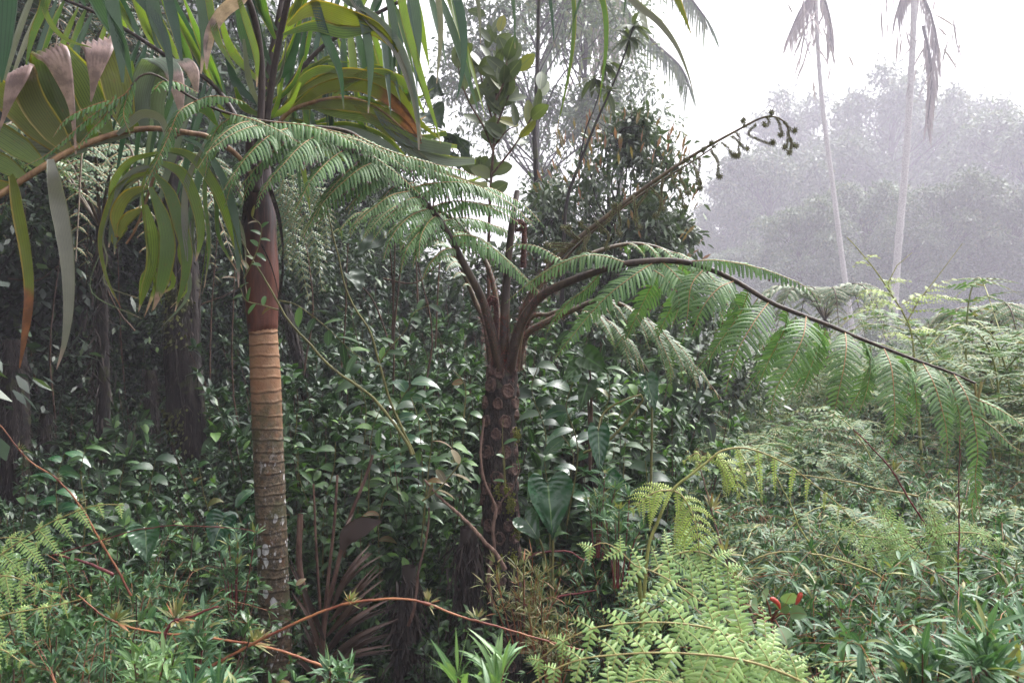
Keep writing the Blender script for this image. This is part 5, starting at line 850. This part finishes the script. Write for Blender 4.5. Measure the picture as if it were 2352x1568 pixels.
# sapling with oval leaves in front of the sky
sp_base = P(1125, 784, 4.8); sp_base[2] = float(gz(0, 4.8)); SPL = thing('sapling', 'slender sapling with upright oval olive leaves standing against the white sky', 'sapling', sp_base)
mb = MB(); tube(mb, np.vstack([sp_base[None], PP([(1125, 900), (1122, 600), (1126, 450), (1132, 360), (1138, 260), (1142, 180), (1143, 110)], 4.8)]), .02, .006, 8, n=40); lv = MB()
for br in [[(1134, 350), (1110, 290), (1080, 240), (1060, 190), (1050, 140)], [(1130, 400), (1155, 370), (1185, 330), (1210, 290), (1230, 250), (1240, 205)], [(1136, 300), (1160, 240), (1180, 190), (1190, 150)], [(1128, 420), (1100, 400), (1092, 385)], [(1136, 290), (1120, 240), (1108, 190), (1100, 150)], [(1140, 230), (1160, 180), (1165, 130)], [(1132, 340), (1165, 300), (1190, 290)]]:
    p = tube(mb, PP(br, 4.8 + RS.normal() * .05), .007, .003, 6, n=14); T = tangents(p)
    for i in range(3, 14, 1): 
        if RS.rand() < .7:
            D = nrm(np.array([RS.normal() * .7, RS.normal() * .5, .55 + .4 * RS.rand()])); leaves(lv, p[i][None], D[None], rvec(1) * .5 + np.array([[.3, -1, .2]]), (.115 + .05 * RS.rand()), .066 + .018 * RS.rand(), OVAL, droop=.1, colh=(.25, 0, .25))
p = PP([(1138, 260), (1142, 200), (1143, 150), (1141, 100), (1138, 80)], 4.8)
for q in p:
    for _ in range(4): leaves(lv, (q + RS.normal(size=3) * [.03, .03, .06])[None], nrm(np.array([RS.normal() * .8, RS.normal() * .5, .8]))[None], rvec(1) * .5 + np.array([[.2, -1, .1]]), .10 + .05 * RS.rand(), .055, OVAL, droop=.1)
for q in [(1128, 450, -1, .5), (1124, 445, 1, .6), (1128, 405, -1, .4), (1130, 395, 1, .3)]: leaves(lv, PP([q[:2]], 4.8), np.array([[q[2], -.2, q[3]]]), np.array([[.2, -1, .3]]), .13, .09, OVAL, droop=.05)
mk('stem', mb, M['twig'], SPL); mk('foliage', lv, M['sapling'], SPL)
# red flowered plant
RF = thing('red_flowered_plant', 'low felted leaf plant with two curved red flowers among the bamboo grass', 'flowering plant', P(1780, 1500, 2.3)); mb = MB(); lv = MB()
for px, py in [(1740, 1395), (1760, 1375), (1790, 1400), (1755, 1430), (1790, 1440), (1815, 1410), (1730, 1430), (1775, 1455), (1805, 1385), (1690, 1380), (1700, 1410)]:
    b = P(1772, 1425, 2.25); t = P(px, py, 2.2); tube(mb, [b, (b + t) / 2 + [0, 0, .01], t], .003, .002, 5); leaves(lv, t[None], nrm(t - b + RS.normal(size=3) * .01)[None], np.array([[0, -.8, .7]]), .06, .042, OVAL, droop=.3)
tube(mb, PP([(1772, 1560), (1774, 1490), (1772, 1425)], 2.26), .004, .003, 6); mk('stem', mb, M['cane'], RF); mk('foliage', lv, M['fuzzy'], RF)
for pts in ([(1792, 1398), (1786, 1384), (1776, 1376), (1769, 1374)], [(1828, 1388), (1834, 1376), (1838, 1366), (1840, 1360)]):
    mb = MB(); tube(mb, PP(pts, 2.12), 0, 0, 10, n=14, radii=np.interp(np.linspace(0, 1, 14), [0, .3, .8, 1], [.002, .0055, .007, .004])); mk('flower', mb, M['flower'], RF)
# dead palm frond hanging between the palm and the tree fern
DF = thing('dead_palm_frond', 'dead brown palm frond collapsed between the palm trunk and the tree fern', 'dead frond', P(760, 1760, 3.1))
mb = MB(); rp = tube(mb, PP([(740, 1700), (738, 1560), (745, 1430), (768, 1330), (800, 1200), (838, 1100), (856, 1045)], 3.15), .014, .006, 8, n=50); tube(mb, PP([(690, 1180), (688, 1300), (712, 1420), (730, 1560)], 3.2), .012, .014, 7, n=20); tube(mb, PP([(775, 1090), (768, 1200), (755, 1320), (742, 1440)], 3.2), .005, .008, 7, n=20); tube(mb, PP([(720, 1110), (726, 1250), (735, 1400)], 3.22), .004, .006, 6, n=12); mk('stalk', mb, M['deadst'], DF)
for k, (a, b) in enumerate([((750, 1460), (880, 1330)), ((748, 1490), (905, 1370)), ((745, 1520), (915, 1420)), ((742, 1545), (900, 1480)), ((740, 1570), (860, 1560)), ((755, 1430), (870, 1290)), ((760, 1400), (850, 1270)), ((768, 1370), (850, 1250)), ((740, 1540), (690, 1420)), ((742, 1500), (672, 1360)), ((745, 1470), (665, 1280)), ((738, 1570), (650, 1500)), ((790, 1280), (812, 1180)), ((744, 1600), (850, 1600)), ((746, 1505), (860, 1395)), ((744, 1535), (880, 1445)), ((742, 1560), (850, 1525))]):
    mb = MB(); m_ = ((a[0] + b[0]) / 2 + RS.normal() * 8, (a[1] + b[1]) / 2 - 14); ribbon(mb, PP([(*a, .02), (*m_, -.03), (*b, .04)], 3.1), np.array([4, 10 + RS.rand() * 5, 8, 2]) / F * 3.1, 20, pleats=2, pleat=.4, tw=RS.normal() * .6); mk('leaflet', mb, M['dead'], DF)
    for q_ in range(2): mb = MB(); jx, jy = RS.normal(size=2) * 12; ribbon(mb, PP([(*a, .04), (m_[0] + jx * .5, m_[1] + jy * .5 + 8, .0), (b[0] + jx, b[1] + jy + 14, .06)], 3.12), np.array([4, 9, 7, 2]) / F * 3.1, 20, pleats=2, pleat=.4, tw=RS.normal() * .8); mk('leaflet', mb, M['dead'], DF)
mb = MB(); ribbon(mb, PP([(786, 1262), (800, 1230), (835, 1208), (876, 1196)], 3.05), np.array([10, 44, 44, 4]) / F * 3.05, 22, pleats=8, pleat=.09); o = mk('leaflet', mb, M['dead'], DF); o['label'] = 'pale ribbed fan shaped dead leaflet'
# shaggy dark skirts of dead fern
def skirt(label, px, y0, y1, w, d):
    mb = MB(); n = 900; c = P(px, y0, d); c1 = P(px, y1, d); t = RS.rand(n)[:, None]; R = w / F * d * .5
    B = c + (c1 - c) * t + np.stack([RS.normal(size=n) * R * .5, RS.normal(size=n) * R * .4, RS.normal(size=n) * .02], 1)
    leaves(mb, B, nrm(RS.normal(size=(n, 3)) * .35 + [0, 0, -1]), rvec(n), .05 + .08 * RS.rand(n), .006 + .005 * RS.rand(n), [.4, 1, .8, .5, .1], droop=.2)
    p = smooth(np.array([P(px + 4, y0 - 30, d + .04), (c + c1) / 2 + [0, .05, 0], P(px - 4, y1 + 200, d + .05)]), 20); tube(mb, p, R * .55, R * .7, 10)
    o = mk('dead_fern_skirt', mb, M['dead2']); tag(o, label, 'dead fern'); return o
skirt('black shaggy dead fern leaves hanging left of the tree fern foot', 1072, 1240, 1560, 70, 3.3); skirt('dark red brown withered fern stump below the red stalk', 935, 1330, 1580, 60, 3.2); skirt('black shaggy dead fern mass right of the large glossy leaf', 1345, 1040, 1260, 75, 4.2)

# ------------------------------------------------------------------ dark trunks of the forest edge
def bark_trunk(label, pts, d, r0, r1, shag=600, mossy=True, name='mossy_trunk', cat='tree trunk'):
    path = PP(pts, d); base = path[-1].copy(); base[2] = float(gz(0, d)) - .05; r = thing(name, label, cat, base)
    mb = MB(); p = smooth(np.vstack([path, base[None]]), 70); th = np.linspace(0, 2 * np.pi, 26, endpoint=False); k = 70; rr = np.linspace(r0, r1, k)
    bump = 1 + .12 * np.sin(th[None] * 3 + np.linspace(0, 5, k)[:, None]) + .08 * np.sin(th[None] * 7 - np.linspace(0, 9, k)[:, None]) + .05 * RS.normal(size=(k, 26)); rm = rr[:, None] * bump
    V = p[:, None] + np.stack([np.cos(th)[None] * rm, np.sin(th)[None] * rm, np.zeros((k, 26))], -1); i, j = np.meshgrid(np.arange(k - 1), np.arange(26), indexing='ij')
    Q = np.stack([i * 26 + j, (i + 1) * 26 + j, (i + 1) * 26 + (j + 1) % 26, i * 26 + (j + 1) % 26], -1).reshape(-1, 4); mb.add(V, Q, np.full((k * 26, 4), .5))
    for _ in range(26):
        a = RS.rand() * 6.28; k0 = RS.randint(5, 45); kk = np.arange(k0, min(k, k0 + RS.randint(10, 25))); aa = a + np.cumsum(RS.normal(size=len(kk)) * .05); tube(mb, p[kk] + np.stack([np.cos(aa), np.sin(aa), 0 * aa], 1) * (rr[kk] * 1.08)[:, None], .010, .005, 5)
    n = 2200; i = RS.randint(0, 66, n); a = RS.rand(n) * 6.283; o = np.stack([np.cos(a), np.sin(a), 0 * a], 1)
    leaves(mb, p[i] + o * (rr[i] * .98)[:, None] + RS.normal(size=(n, 3)) * .008, nrm(o * .35 + [0, 0, -1] + RS.normal(size=(n, 3)) * .3), rvec(n), .03 + .04 * RS.rand(n), .006, [.4, 1, .8, .5, .1], droop=.2, mat=1, cols=(-1, 1), colh=(0, 0))
    mk('trunk', mb, [M['bark_dk'], M['dead2']], r)
    if mossy:
        m = MB(); n = 900; i = RS.randint(15, 60, n); a = -1.9 + RS.normal(size=n) * .5; keep = np.sin(i * .35) > -.1; i, a = i[keep], a[keep]; o = np.stack([np.cos(a), np.sin(a), 0 * a], 1)
        leaves(m, p[i] + o * (rr[i] * 1.0)[:, None] + RS.normal(size=(len(i), 3)) * .015, nrm(o + [0, 0, -.5] + RS.normal(size=(len(i), 3)) * .4), rvec(len(i)), .03, .02, FAR3, droop=.3); mk('moss', m, M['mossleaf'], r)['kind'] = 'stuff'
    return r
M['mossleaf'] = leafmat('moss_leaf', (.035, .04, .010), (.07, .075, .018), trans=.1, rough=.9)
bark_trunk('thick dark mossy trunk in the shade left of the palm', [(405, 350), (408, 500), (420, 650), (418, 800), (425, 900), (432, 1050), (435, 1250)], 5.2, .075, .13)
bark_trunk('dark trunk wrapped in black roots near the left edge', [(30, 780), (35, 900), (38, 1050), (40, 1200)], 5.0, .06, .10, mossy=False)
bark_trunk('thin dark trunk half hidden between the left edge and the mossy trunk', [(105, 950), (100, 1050), (105, 1200)], 5.3, .03, .06, mossy=False)
bark_trunk('narrow leaning trunk with pale lichen right of the palm', [(655, 700), (680, 800), (705, 900), (720, 1050)], 5.5, .03, .045, mossy=False)
bark_trunk('narrow dark post like trunk behind the mossy trunk', [(345, 850), (350, 1000), (350, 1150)], 6.2, .04, .05, mossy=False)

# ------------------------------------------------------------------ trees
def limb(mb, a, b, r0, r1, wob=.12):
    a, b = np.asarray(a, float), np.asarray(b, float); L = np.linalg.norm(b - a); p = smooth(np.array([a, a + (b - a) * .35 + RS.normal(size=3) * wob * L * .5 + [0, 0, .06 * L], a + (b - a) * .7 + RS.normal(size=3) * wob * L * .4, b]), 12); tube(mb, p, r0, r1, 6); return p
def tree_proto(label, H, crown, ncl, nleaf, L, Wd, mat, r=.12, cr=.55, droop=.4, top=None, clust=.33, bark='bark_dk', lowest=.15, name='tree', cat='tree', group=None, twigs=True):
    """crown = (rx, ry, z0, z1)"""
    rt = thing(name, label, cat, group=group); tr = MB(); cw = MB(); rx, ry, z0, z1 = crown
    tp = tube(tr, [(0, 0, 0), (.1 * RS.normal(), .1 * RS.normal(), H * .3), (.15 * RS.normal(), .1 * RS.normal(), H * .65), (.1, 0, H * .93)], r, r * .25, 9, n=24)
    for _ in range(ncl):
        u = rvec(1)[0]; s = .35 + .65 * RS.rand() ** .5; c = np.array([u[0] * rx * s, u[1] * ry * s, (z0 + z1) / 2 + u[2] * (z1 - z0) / 2 * s]); hh = (c[2] - z0) / (z1 - z0); c[:2] *= 1 - .35 * max(0, hh - .5)
        i = int(np.clip((c[2] * .75) / (H * .93) * 23, 2, 22)); limb(tr, tp[i], c, r * .22, .008)
        n = int(nleaf * (.6 + .8 * RS.rand())); R = clust * (rx + ry) / 2 * (.6 + .7 * RS.rand())
        for _ in range(6 if twigs else 0): limb(tr, c, c + RS.normal(size=3) * R * .7, .008, .003)
        v = RS.normal(size=(n, 3)) * [R * .62, R * .62, R * .42]; v[:, 2] -= .25 * (v[:, 0] ** 2 + v[:, 1] ** 2) / max(R, .01)
        D = nrm(v / R * .7 + rvec(n) * .8 + [0, 0, -.1])
        leaves(cw, c + v, D, rvec(n) * .7 + [0, 0, 1.0], L * (.6 + .7 * RS.rand(n)), Wd * (.7 + .6 * RS.rand(n)), FAR3, droop=droop * RS.rand(n), cols=(-1, 1) if L < .15 else (-1, 0, 1), colh=(0, 0) if L < .15 else (.2, 0, .2), mat=(1 if (top and c[2] + v[0, 2] > top and RS.rand() < .7) else 0))
    mk('trunk', tr, M[bark], rt); mk('crown', cw, [M[mat]] + ([M['redtop']] if top else []), rt); return rt
def put(proto, px, d, sc=1.0, label=None, group=None, z=None, rz=None): 
    if d > 14: d *= 5.0; sc *= 5.0 * (.86 if proto in (globals().get('tF'), globals().get('tG')) else 1)
    x = (px - 1176) / F * d; zz = float(gz(x, d)) - .05 if z is None else z; rz = RS.rand() * 6.28 if rz is None else rz
    if proto.name not in used:
        used.add(proto.name); proto.location = (x, d, zz); proto.rotation_euler = (0, 0, rz); proto.scale = (sc,) * 3 if np.isscalar(sc) else sc
        if label: proto['label'] = label
        if group: proto['group'] = group
        return proto
    return dup(proto, (x, d, zz), rz, sc, label, group)
# bush with reddish new leaves behind the tree fern
RT = tree_proto('rounded bush with reddish orange new leaves, between the sapling and the young frond', 3.6, (1.15, 1.0, 1.0, 3.7), 52, 430, .085, .036, 'redtip', r=.05, clust=.20, bark='bark_dk'); 
def retip(rt):   # extra flush of red leaves on the upper crown
    me = [c for c in rt.children if c.name.startswith('crown')][0]; mb = MB(); n = 260; u = rvec(n); u[:, 2] = np.abs(u[:, 2]) * 1.0; s = .80 + .22 * RS.rand(n)
    pos = np.stack([u[:, 0] * 1.12 * s, u[:, 1] * 1.0 * s, 2.35 + u[:, 2] * 1.42 * s], 1); leaves(mb, pos, nrm(u + [0, 0, .9] + RS.normal(size=(n, 3)) * .3), rvec(n), .09 + .04 * RS.rand(n), .032, FAR3, cols=(-1, 0, 1), colh=(.3, 0, .3)); mk('new_leaves', mb, M['redtop'], rt)
retip(RT); put(RT, 1405, 8.2, (.98, .9, 1.15))
RT2 = tree_proto('dark bush left of the red tipped bush, under the sapling', 2.4, (.9, .8, .5, 2.6), 26, 380, .09, .036, 'redtip', r=.04, clust=.28); put(RT2, 1240, 8.6, 1.25)
RT3 = dup(RT2, P(1500, 784, 7.5), 2, 1.0, 'low leafy bush at the foot of the red tipped bush, towards the misty trees'); RT3.location[2] = float(gz(0, 7.5)); RT4 = dup(RT2, P(1340, 784, 7.0), 1, .95, 'low green bush in front of the red tipped bush'); RT4.location[2] = float(gz(0, 7.0))
# forest on the left, several layers
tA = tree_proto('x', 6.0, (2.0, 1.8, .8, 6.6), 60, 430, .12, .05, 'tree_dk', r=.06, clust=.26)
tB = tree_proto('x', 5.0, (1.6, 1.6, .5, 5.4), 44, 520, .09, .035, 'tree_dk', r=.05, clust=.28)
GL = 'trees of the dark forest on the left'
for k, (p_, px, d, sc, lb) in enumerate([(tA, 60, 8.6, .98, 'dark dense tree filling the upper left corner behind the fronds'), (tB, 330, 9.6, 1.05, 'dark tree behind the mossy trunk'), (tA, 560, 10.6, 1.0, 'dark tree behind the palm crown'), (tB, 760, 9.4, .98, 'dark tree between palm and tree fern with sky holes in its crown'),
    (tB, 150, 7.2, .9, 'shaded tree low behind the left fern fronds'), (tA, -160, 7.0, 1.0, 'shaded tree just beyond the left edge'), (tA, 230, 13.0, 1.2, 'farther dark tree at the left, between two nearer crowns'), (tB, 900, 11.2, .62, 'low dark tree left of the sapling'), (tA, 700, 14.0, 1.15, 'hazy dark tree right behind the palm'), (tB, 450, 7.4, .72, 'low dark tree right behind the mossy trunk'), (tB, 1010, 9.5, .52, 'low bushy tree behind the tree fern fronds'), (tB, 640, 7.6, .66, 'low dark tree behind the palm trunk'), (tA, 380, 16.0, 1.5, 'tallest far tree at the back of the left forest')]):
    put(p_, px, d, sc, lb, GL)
# unseen trees added to shade the left side, standing out of view
for x, y, sc in [(-4.6, 3.6, 1.0), (-5.6, .6, 1.15), (-6.6, 5.6, 1.2)]:
    dup(tA, (x, y, 0), RS.rand() * 6, sc, 'unseen shade tree added outside the left edge of the view', 'added shade trees beyond the left edge')
# misty trees behind the gap
tH = tree_proto('x', 9.0, (2.4, 2.2, 3.2, 9.6), 34, 330, .13, .05, 'tree', r=.10, clust=.20, lowest=.4); put(tH, 1235, 14.0, 2.0, 'tall misty slender tree behind the sapling', rz=1); tH.location = ((1235 - 1176) / F * 31, 31, 0.9)
put(tH, 1330, 14.0, 1.8, 'tall misty tree behind the red tipped bush and the pale trunked palm').location = ((1345 - 1176) / F * 33, 33, 1.0)
tF = tree_proto('x', 8.4, (3.0, 2.6, .4, 9.0), 105, 330, .19, .075, 'tree', r=.13, clust=.15); tG = tree_proto('x', 7.4, (2.6, 2.6, .3, 7.6), 95, 330, .17, .07, 'tree', r=.11, clust=.16)
GR = 'misty trees on the right'
for p_, px, d, sc, lb in [(tG, 1760, 19.5, .78, 'lowest misty tree at the left end of the misty treeline'), (tG, 1890, 21.0, .92, 'misty tree behind the thinner pale trunk'), (tF, 2050, 22.0, .98, 'tallest misty tree, behind the thicker pale trunk'), (tF, 2220, 24.0, .98, 'misty tree right of the thicker pale trunk'), (tG, 2370, 19.0, .92, 'misty tree at the right edge'), (tG, 1990, 15.2, .50, 'lower misty tree between the two pale trunks'), (tG, 2190, 14.4, .50, 'lower darker misty tree right of the two pale trunks'), (tF, 1830, 24.0, .98, 'farther misty tree left of the two pale trunks'), (tF, 2510, 21.0, .95, 'misty tree just beyond the right edge'), (tG, 1700, 16.5, .34, 'small misty bush at the left foot of the treeline'), (tG, 2330, 14.2, .46, 'low misty bush near the right edge'), (tG, 1840, 14.3, .42, 'misty bush left of the thinner pale trunk'), (tF, 2130, 28, 1.12, 'misty tree at the very back'), (tG, 1630, 19.0, .42, 'small faint misty tree just right of the red tipped bush'), (tG, 1680, 21.0, .62, 'faint misty tree at the far left of the treeline'), (tG, 2080, 14.1, .36, 'small misty bush at the foot of the thicker pale trunk')]:
    put(p_, px, d, sc, lb, GR)
# far palms with pale trunks
def far_palm(label, pts, d, r0, r1, fronds, hang, name='palm_tree', gr='bark_gr', K=4.0):
    d *= K; r0 *= K; r1 *= K; path = PP(pts, d); base = path[-1].copy(); base[2] = float(gz(0, d)) - .05; r = thing(name, label, 'palm', base); mb = MB(); p = smooth(np.vstack([path, base[None]]), 90)
    rad = np.linspace(r0, r1, 90) * (1 + .05 * np.sin(np.arange(90) * 2.1) + .03 * RS.normal(size=90)); lathe(mb, p, rad, 16); mk('trunk', mb, M[gr], r)
    for (fp, Ls, dr, mat) in fronds:
        f = MB(); q = tube(f, PP(fp, d), .03 * K, .01 * K, 6, n=30); o = mk('frond', f, M['palm_pet'], r); T = tangents(q); lv = MB()
        for s in (-1, 1):
            i = np.repeat(np.arange(3, 30), 2); D = nrm(np.cross(T[i], [0, -1, .3]) * s * .6 + T[i] * .5 + [0, 0, -dr]); leaves(lv, q[i] + RS.normal(size=(len(i), 3)) * .02, D, np.tile([0, -1, .3], (len(i), 1)) + RS.normal(size=(len(i), 3)) * .4, Ls * K * (.7 + .5 * RS.rand(len(i))), .024 * K, LAN, droop=dr * .6)
        mk('leaflets', lv, M[mat], o)
    for (hx, hy, n, L) in hang:
        lv = MB(); n = int(n * .45); leaves(lv, P(hx, hy, d) + RS.normal(size=(n, 3)) * np.array([.16, .16, .35]) * K, nrm(RS.normal(size=(n, 3)) * [.45, .45, .2] + [0, 0, -1]), rvec(n), L * K * (.4 + .8 * RS.rand(n)), .035 * K, LAN4, droop=.2); mk('dead_leaves', lv, M['deadfar'], r)
    return r
M['deadfar'] = leafmat('withered_palm', (.16, .13, .13), (.26, .21, .20), trans=.1, rough=.7)
far_palm('thinner leaning pale trunk palm in the mist', [(1872, -60), (1878, 100), (1890, 250), (1912, 420), (1935, 600), (1958, 760)], 13.5, .032, .046, [([(1872, -40), (1860, -10), (1835, 30), (1812, 80)], .4, 1.4, 'deadfar'), ([(1874, -30), (1890, -10), (1905, 40), (1908, 110)], .35, 1.4, 'deadfar')], [(1876, 20, 110, .6), (1845, 30, 50, .5), (1878, 90, 30, .45)])
far_palm('thicker straight pale trunk palm in the mist', [(2100, -80), (2098, 60), (2090, 220), (2078, 400), (2062, 580), (2052, 740)], 12.5, .044, .060, [([(2102, -60), (2115, -20), (2140, 40), (2150, 110), (2138, 190)], .45, 1.5, 'deadfar'), ([(2120, 60), (2135, 130), (2138, 200), (2130, 285)], .35, 1.5, 'deadfar'), ([(2098, -70), (2075, -20), (2060, 30)], .4, 1.5, 'deadfar')], [(2058, 20, 60, .5), (2142, 90, 70, .6)])

M['palmfar'] = leafmat('misty_palm_leaf', (.09, .11, .04), (.13, .15, .06), trans=.3)
mp = far_palm('misty palm with pale ringed trunk and drooping dead fronds above the red tipped bush', [(1402, -40), (1406, 60), (1414, 140), (1420, 240), (1425, 400)], 9.5, .05, .058, [([(1405, -20), (1450, 40), (1500, 95), (1560, 150), (1580, 190)], .36, 1.2, 'tree'), ([(1405, -30), (1350, 10), (1290, 60), (1240, 150), (1215, 230)], .38, 1.2, 'tree'), ([(1405, -40), (1480, -60), (1560, -30), (1620, 40)], .4, 1.0, 'tree'), ([(1405, -40), (1330, -70), (1240, -30), (1180, 60)], .4, 1.0, 'tree'), ([(1402, -30), (1390, 20), (1385, 70), (1388, 120)], .3, 1.4, 'deadfar')], [(1385, 40, 130, .5), (1362, 50, 30, .5)])
for pts, w in [([(1395, -10), (1345, 20), (1325, 80), (1318, 140)], 30), ([(1400, -10), (1372, 30), (1355, 90), (1350, 150)], 30), ([(1410, -10), (1430, 40), (1440, 100), (1436, 150)], 26), ([(1400, -20), (1330, -10), (1290, 40), (1275, 110)], 26), ([(1412, -20), (1460, 10), (1480, 60), (1486, 100)], 22), ([(1395, 0), (1362, 60), (1335, 150), (1330, 200)], 20)]:
    mb = MB(); ribbon(mb, PP(pts, 37.6), np.array([10, w, w * .9, 4]) / F * 37.6, 16, pleats=3, tw=.3); mk('leaflet', mb, M['palmfar'], mp)
# thin branches and a leafy bough in the gap
bo = thing('leafy_bough', 'thin slanting branch with whorls of large drooping leaves in front of the misty palm', 'branch', P(1300, 700, 7.2)); mb = MB(); p = tube(mb, PP([(1290, 700), (1300, 480), (1330, 380), (1370, 280), (1410, 190), (1440, 110), (1455, 60)], 7.2), .022, .006, 7, n=40); tube(mb, PP([(1330, 380), (1345, 300), (1365, 250), (1380, 200), (1385, 150)], 7.2), .008, .004, 6, n=16); lv = MB()
for c, n in [((1455, 60), 12), ((1445, 90), 10), ((1385, 145), 12), ((1395, 210), 8), ((1365, 180), 8)]: D = nrm(rvec(n) * [1, .6, .5] + [0, 0, -.15]); leaves(lv, np.tile(P(*c, 7.2), (n, 1)), D, np.tile([0, -.4, 1.0], (n, 1)) + RS.normal(size=(n, 3)) * .3, .17 + .06 * RS.rand(n), .065, ELL, droop=.5)
mk('stem', mb, M['bark_dk'], bo); mk('foliage', lv, M['sapling'], bo)
cane('bare dark trunk of a slim tree rising left of the red tipped bush', [(1232, 460), (1230, 360), (1228, 300), (1232, 220), (1236, 120), (1238, 0), (1240, -60)], 9.5, .035, 'bark_dk', name='slim_tree', cat='tree')
# background tree ferns
def back_fern(label, px, py, d, n, Lf, hw, mat, spread, lean=(0, 0), zt=None):
    base = P(px, py, d); base[2] = float(gz(0, d)); r = thing('tree_fern', label, 'tree fern', base); c = P(px, py, d); mb = MB(); tube(mb, np.array([base, (base + c) / 2 + [.03, 0, 0], c]), .05, .03, 10, n=20); m_ = 900; tq = RS.rand(m_)[:, None]; leaves(mb, base + (c - base) * tq + RS.normal(size=(m_, 3)) * [.03, .03, .01], nrm(RS.normal(size=(m_, 3)) * .3 + [0, 0, -1]), rvec(m_), .07 + .08 * RS.rand(m_), .012, [.4, 1, .8, .5, .1], mat=1, cols=(-1, 1), colh=(0, 0)); mk('trunk', mb, [M['bark_dk'], M['dead2']], r)
    for k in range(n):
        a = k * 2.4 + .3; o = np.array([math.cos(a), math.sin(a), 0]); L = spread * (.85 + .3 * RS.rand()); pts = np.array([c, c + o * L * .3 + [0, 0, L * .40], c + o * L * .68 + [0, 0, L * .38], c + o * L + [0, 0, -L * .28]])
        auto_frond(r, pts, .012, .003, .15, .97, 16, tri2(Lf), hw, [M[mat], M['fern_rib']], hair=False, one=True, sp=.024, sag=.35, tipdead=0, stem=[M['rachis'], M['hair']], rib=.0025)
    return r
back_fern('rounded misty tree fern crown on the open field near the thinner pale trunk', 1895, 735, 11.0, 12, .38, .06, 'fern_back', 1.0)
back_fern('small misty tree fern rising from the bracken at the right', 2265, 785, 8.0, 9, .34, .05, 'fern_back', .75)
back_fern('shaded tree fern with large fronds behind the left palm fronds', 230, 520, 5.4, 11, .34, .045, 'fern_back', 1.15)

M['fern_dk'] = leafmat('shaded_fern', (.03, .05, .035), (.05, .08, .05), trans=.2)  # darker copy of the fern leaf, shade painted into its colour
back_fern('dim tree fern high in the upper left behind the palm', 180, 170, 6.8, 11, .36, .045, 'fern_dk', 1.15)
hf = thing('hanging_fern', 'pale fern fronds hanging straight down right behind the palm crownshaft', 'fern', P(650, 400, 4.6))
for pts in ([(648, 410), (665, 500), (690, 600), (712, 700)], [(640, 400), (690, 470), (725, 560), (740, 670)], [(645, 420), (650, 520), (665, 620)], [(660, 400), (720, 430), (745, 500), (752, 570)]):
    bracken_frond(hf, PP(pts, 4.6), 15, tri2(.14), .03, mats=FB, sag=.25, sp=.014, tri=False, one=True, up=(.2, -1, .3))

# ------------------------------------------------------------------ mist
def haze():
    x0, x1, y0, y1, z0, z1 = -149, 149, -149, 159, -1.5, 54
    V = [(x, y, z) for x in (x0, x1) for y in (y0, y1) for z in (z0, z1)]; me = bpy.data.meshes.new('haze')
    me.from_pydata(V, [], [(0, 1, 3, 2), (4, 6, 7, 5), (0, 4, 5, 1), (2, 3, 7, 6), (0, 2, 6, 4), (1, 5, 7, 3)]); o = bpy.data.objects.new('haze', me); COL.objects.link(o)
    m, t = newmat('haze'); v = t.nodes.new('ShaderNodeVolumePrincipled'); v.inputs['Color'].default_value = (.91, .875, 1.0, 1); v.inputs['Density'].default_value = HAZE; v.inputs['Anisotropy'].default_value = 0.0
    ou = t.nodes.new('ShaderNodeOutputMaterial'); t.links.new(v.outputs[0], ou.inputs['Volume']); me.materials.append(m); o['kind'] = 'stuff'; o['label'] = 'pale mist hanging in the forest clearing'; o['category'] = 'mist'
HAZE = 0.0035
haze()

for o_ in S.objects:
    if o_.parent is None and 'label' in o_ and not 4 <= len(o_['label'].split()) <= 16: print('LABEL LEN', o_.name, o_['label'])
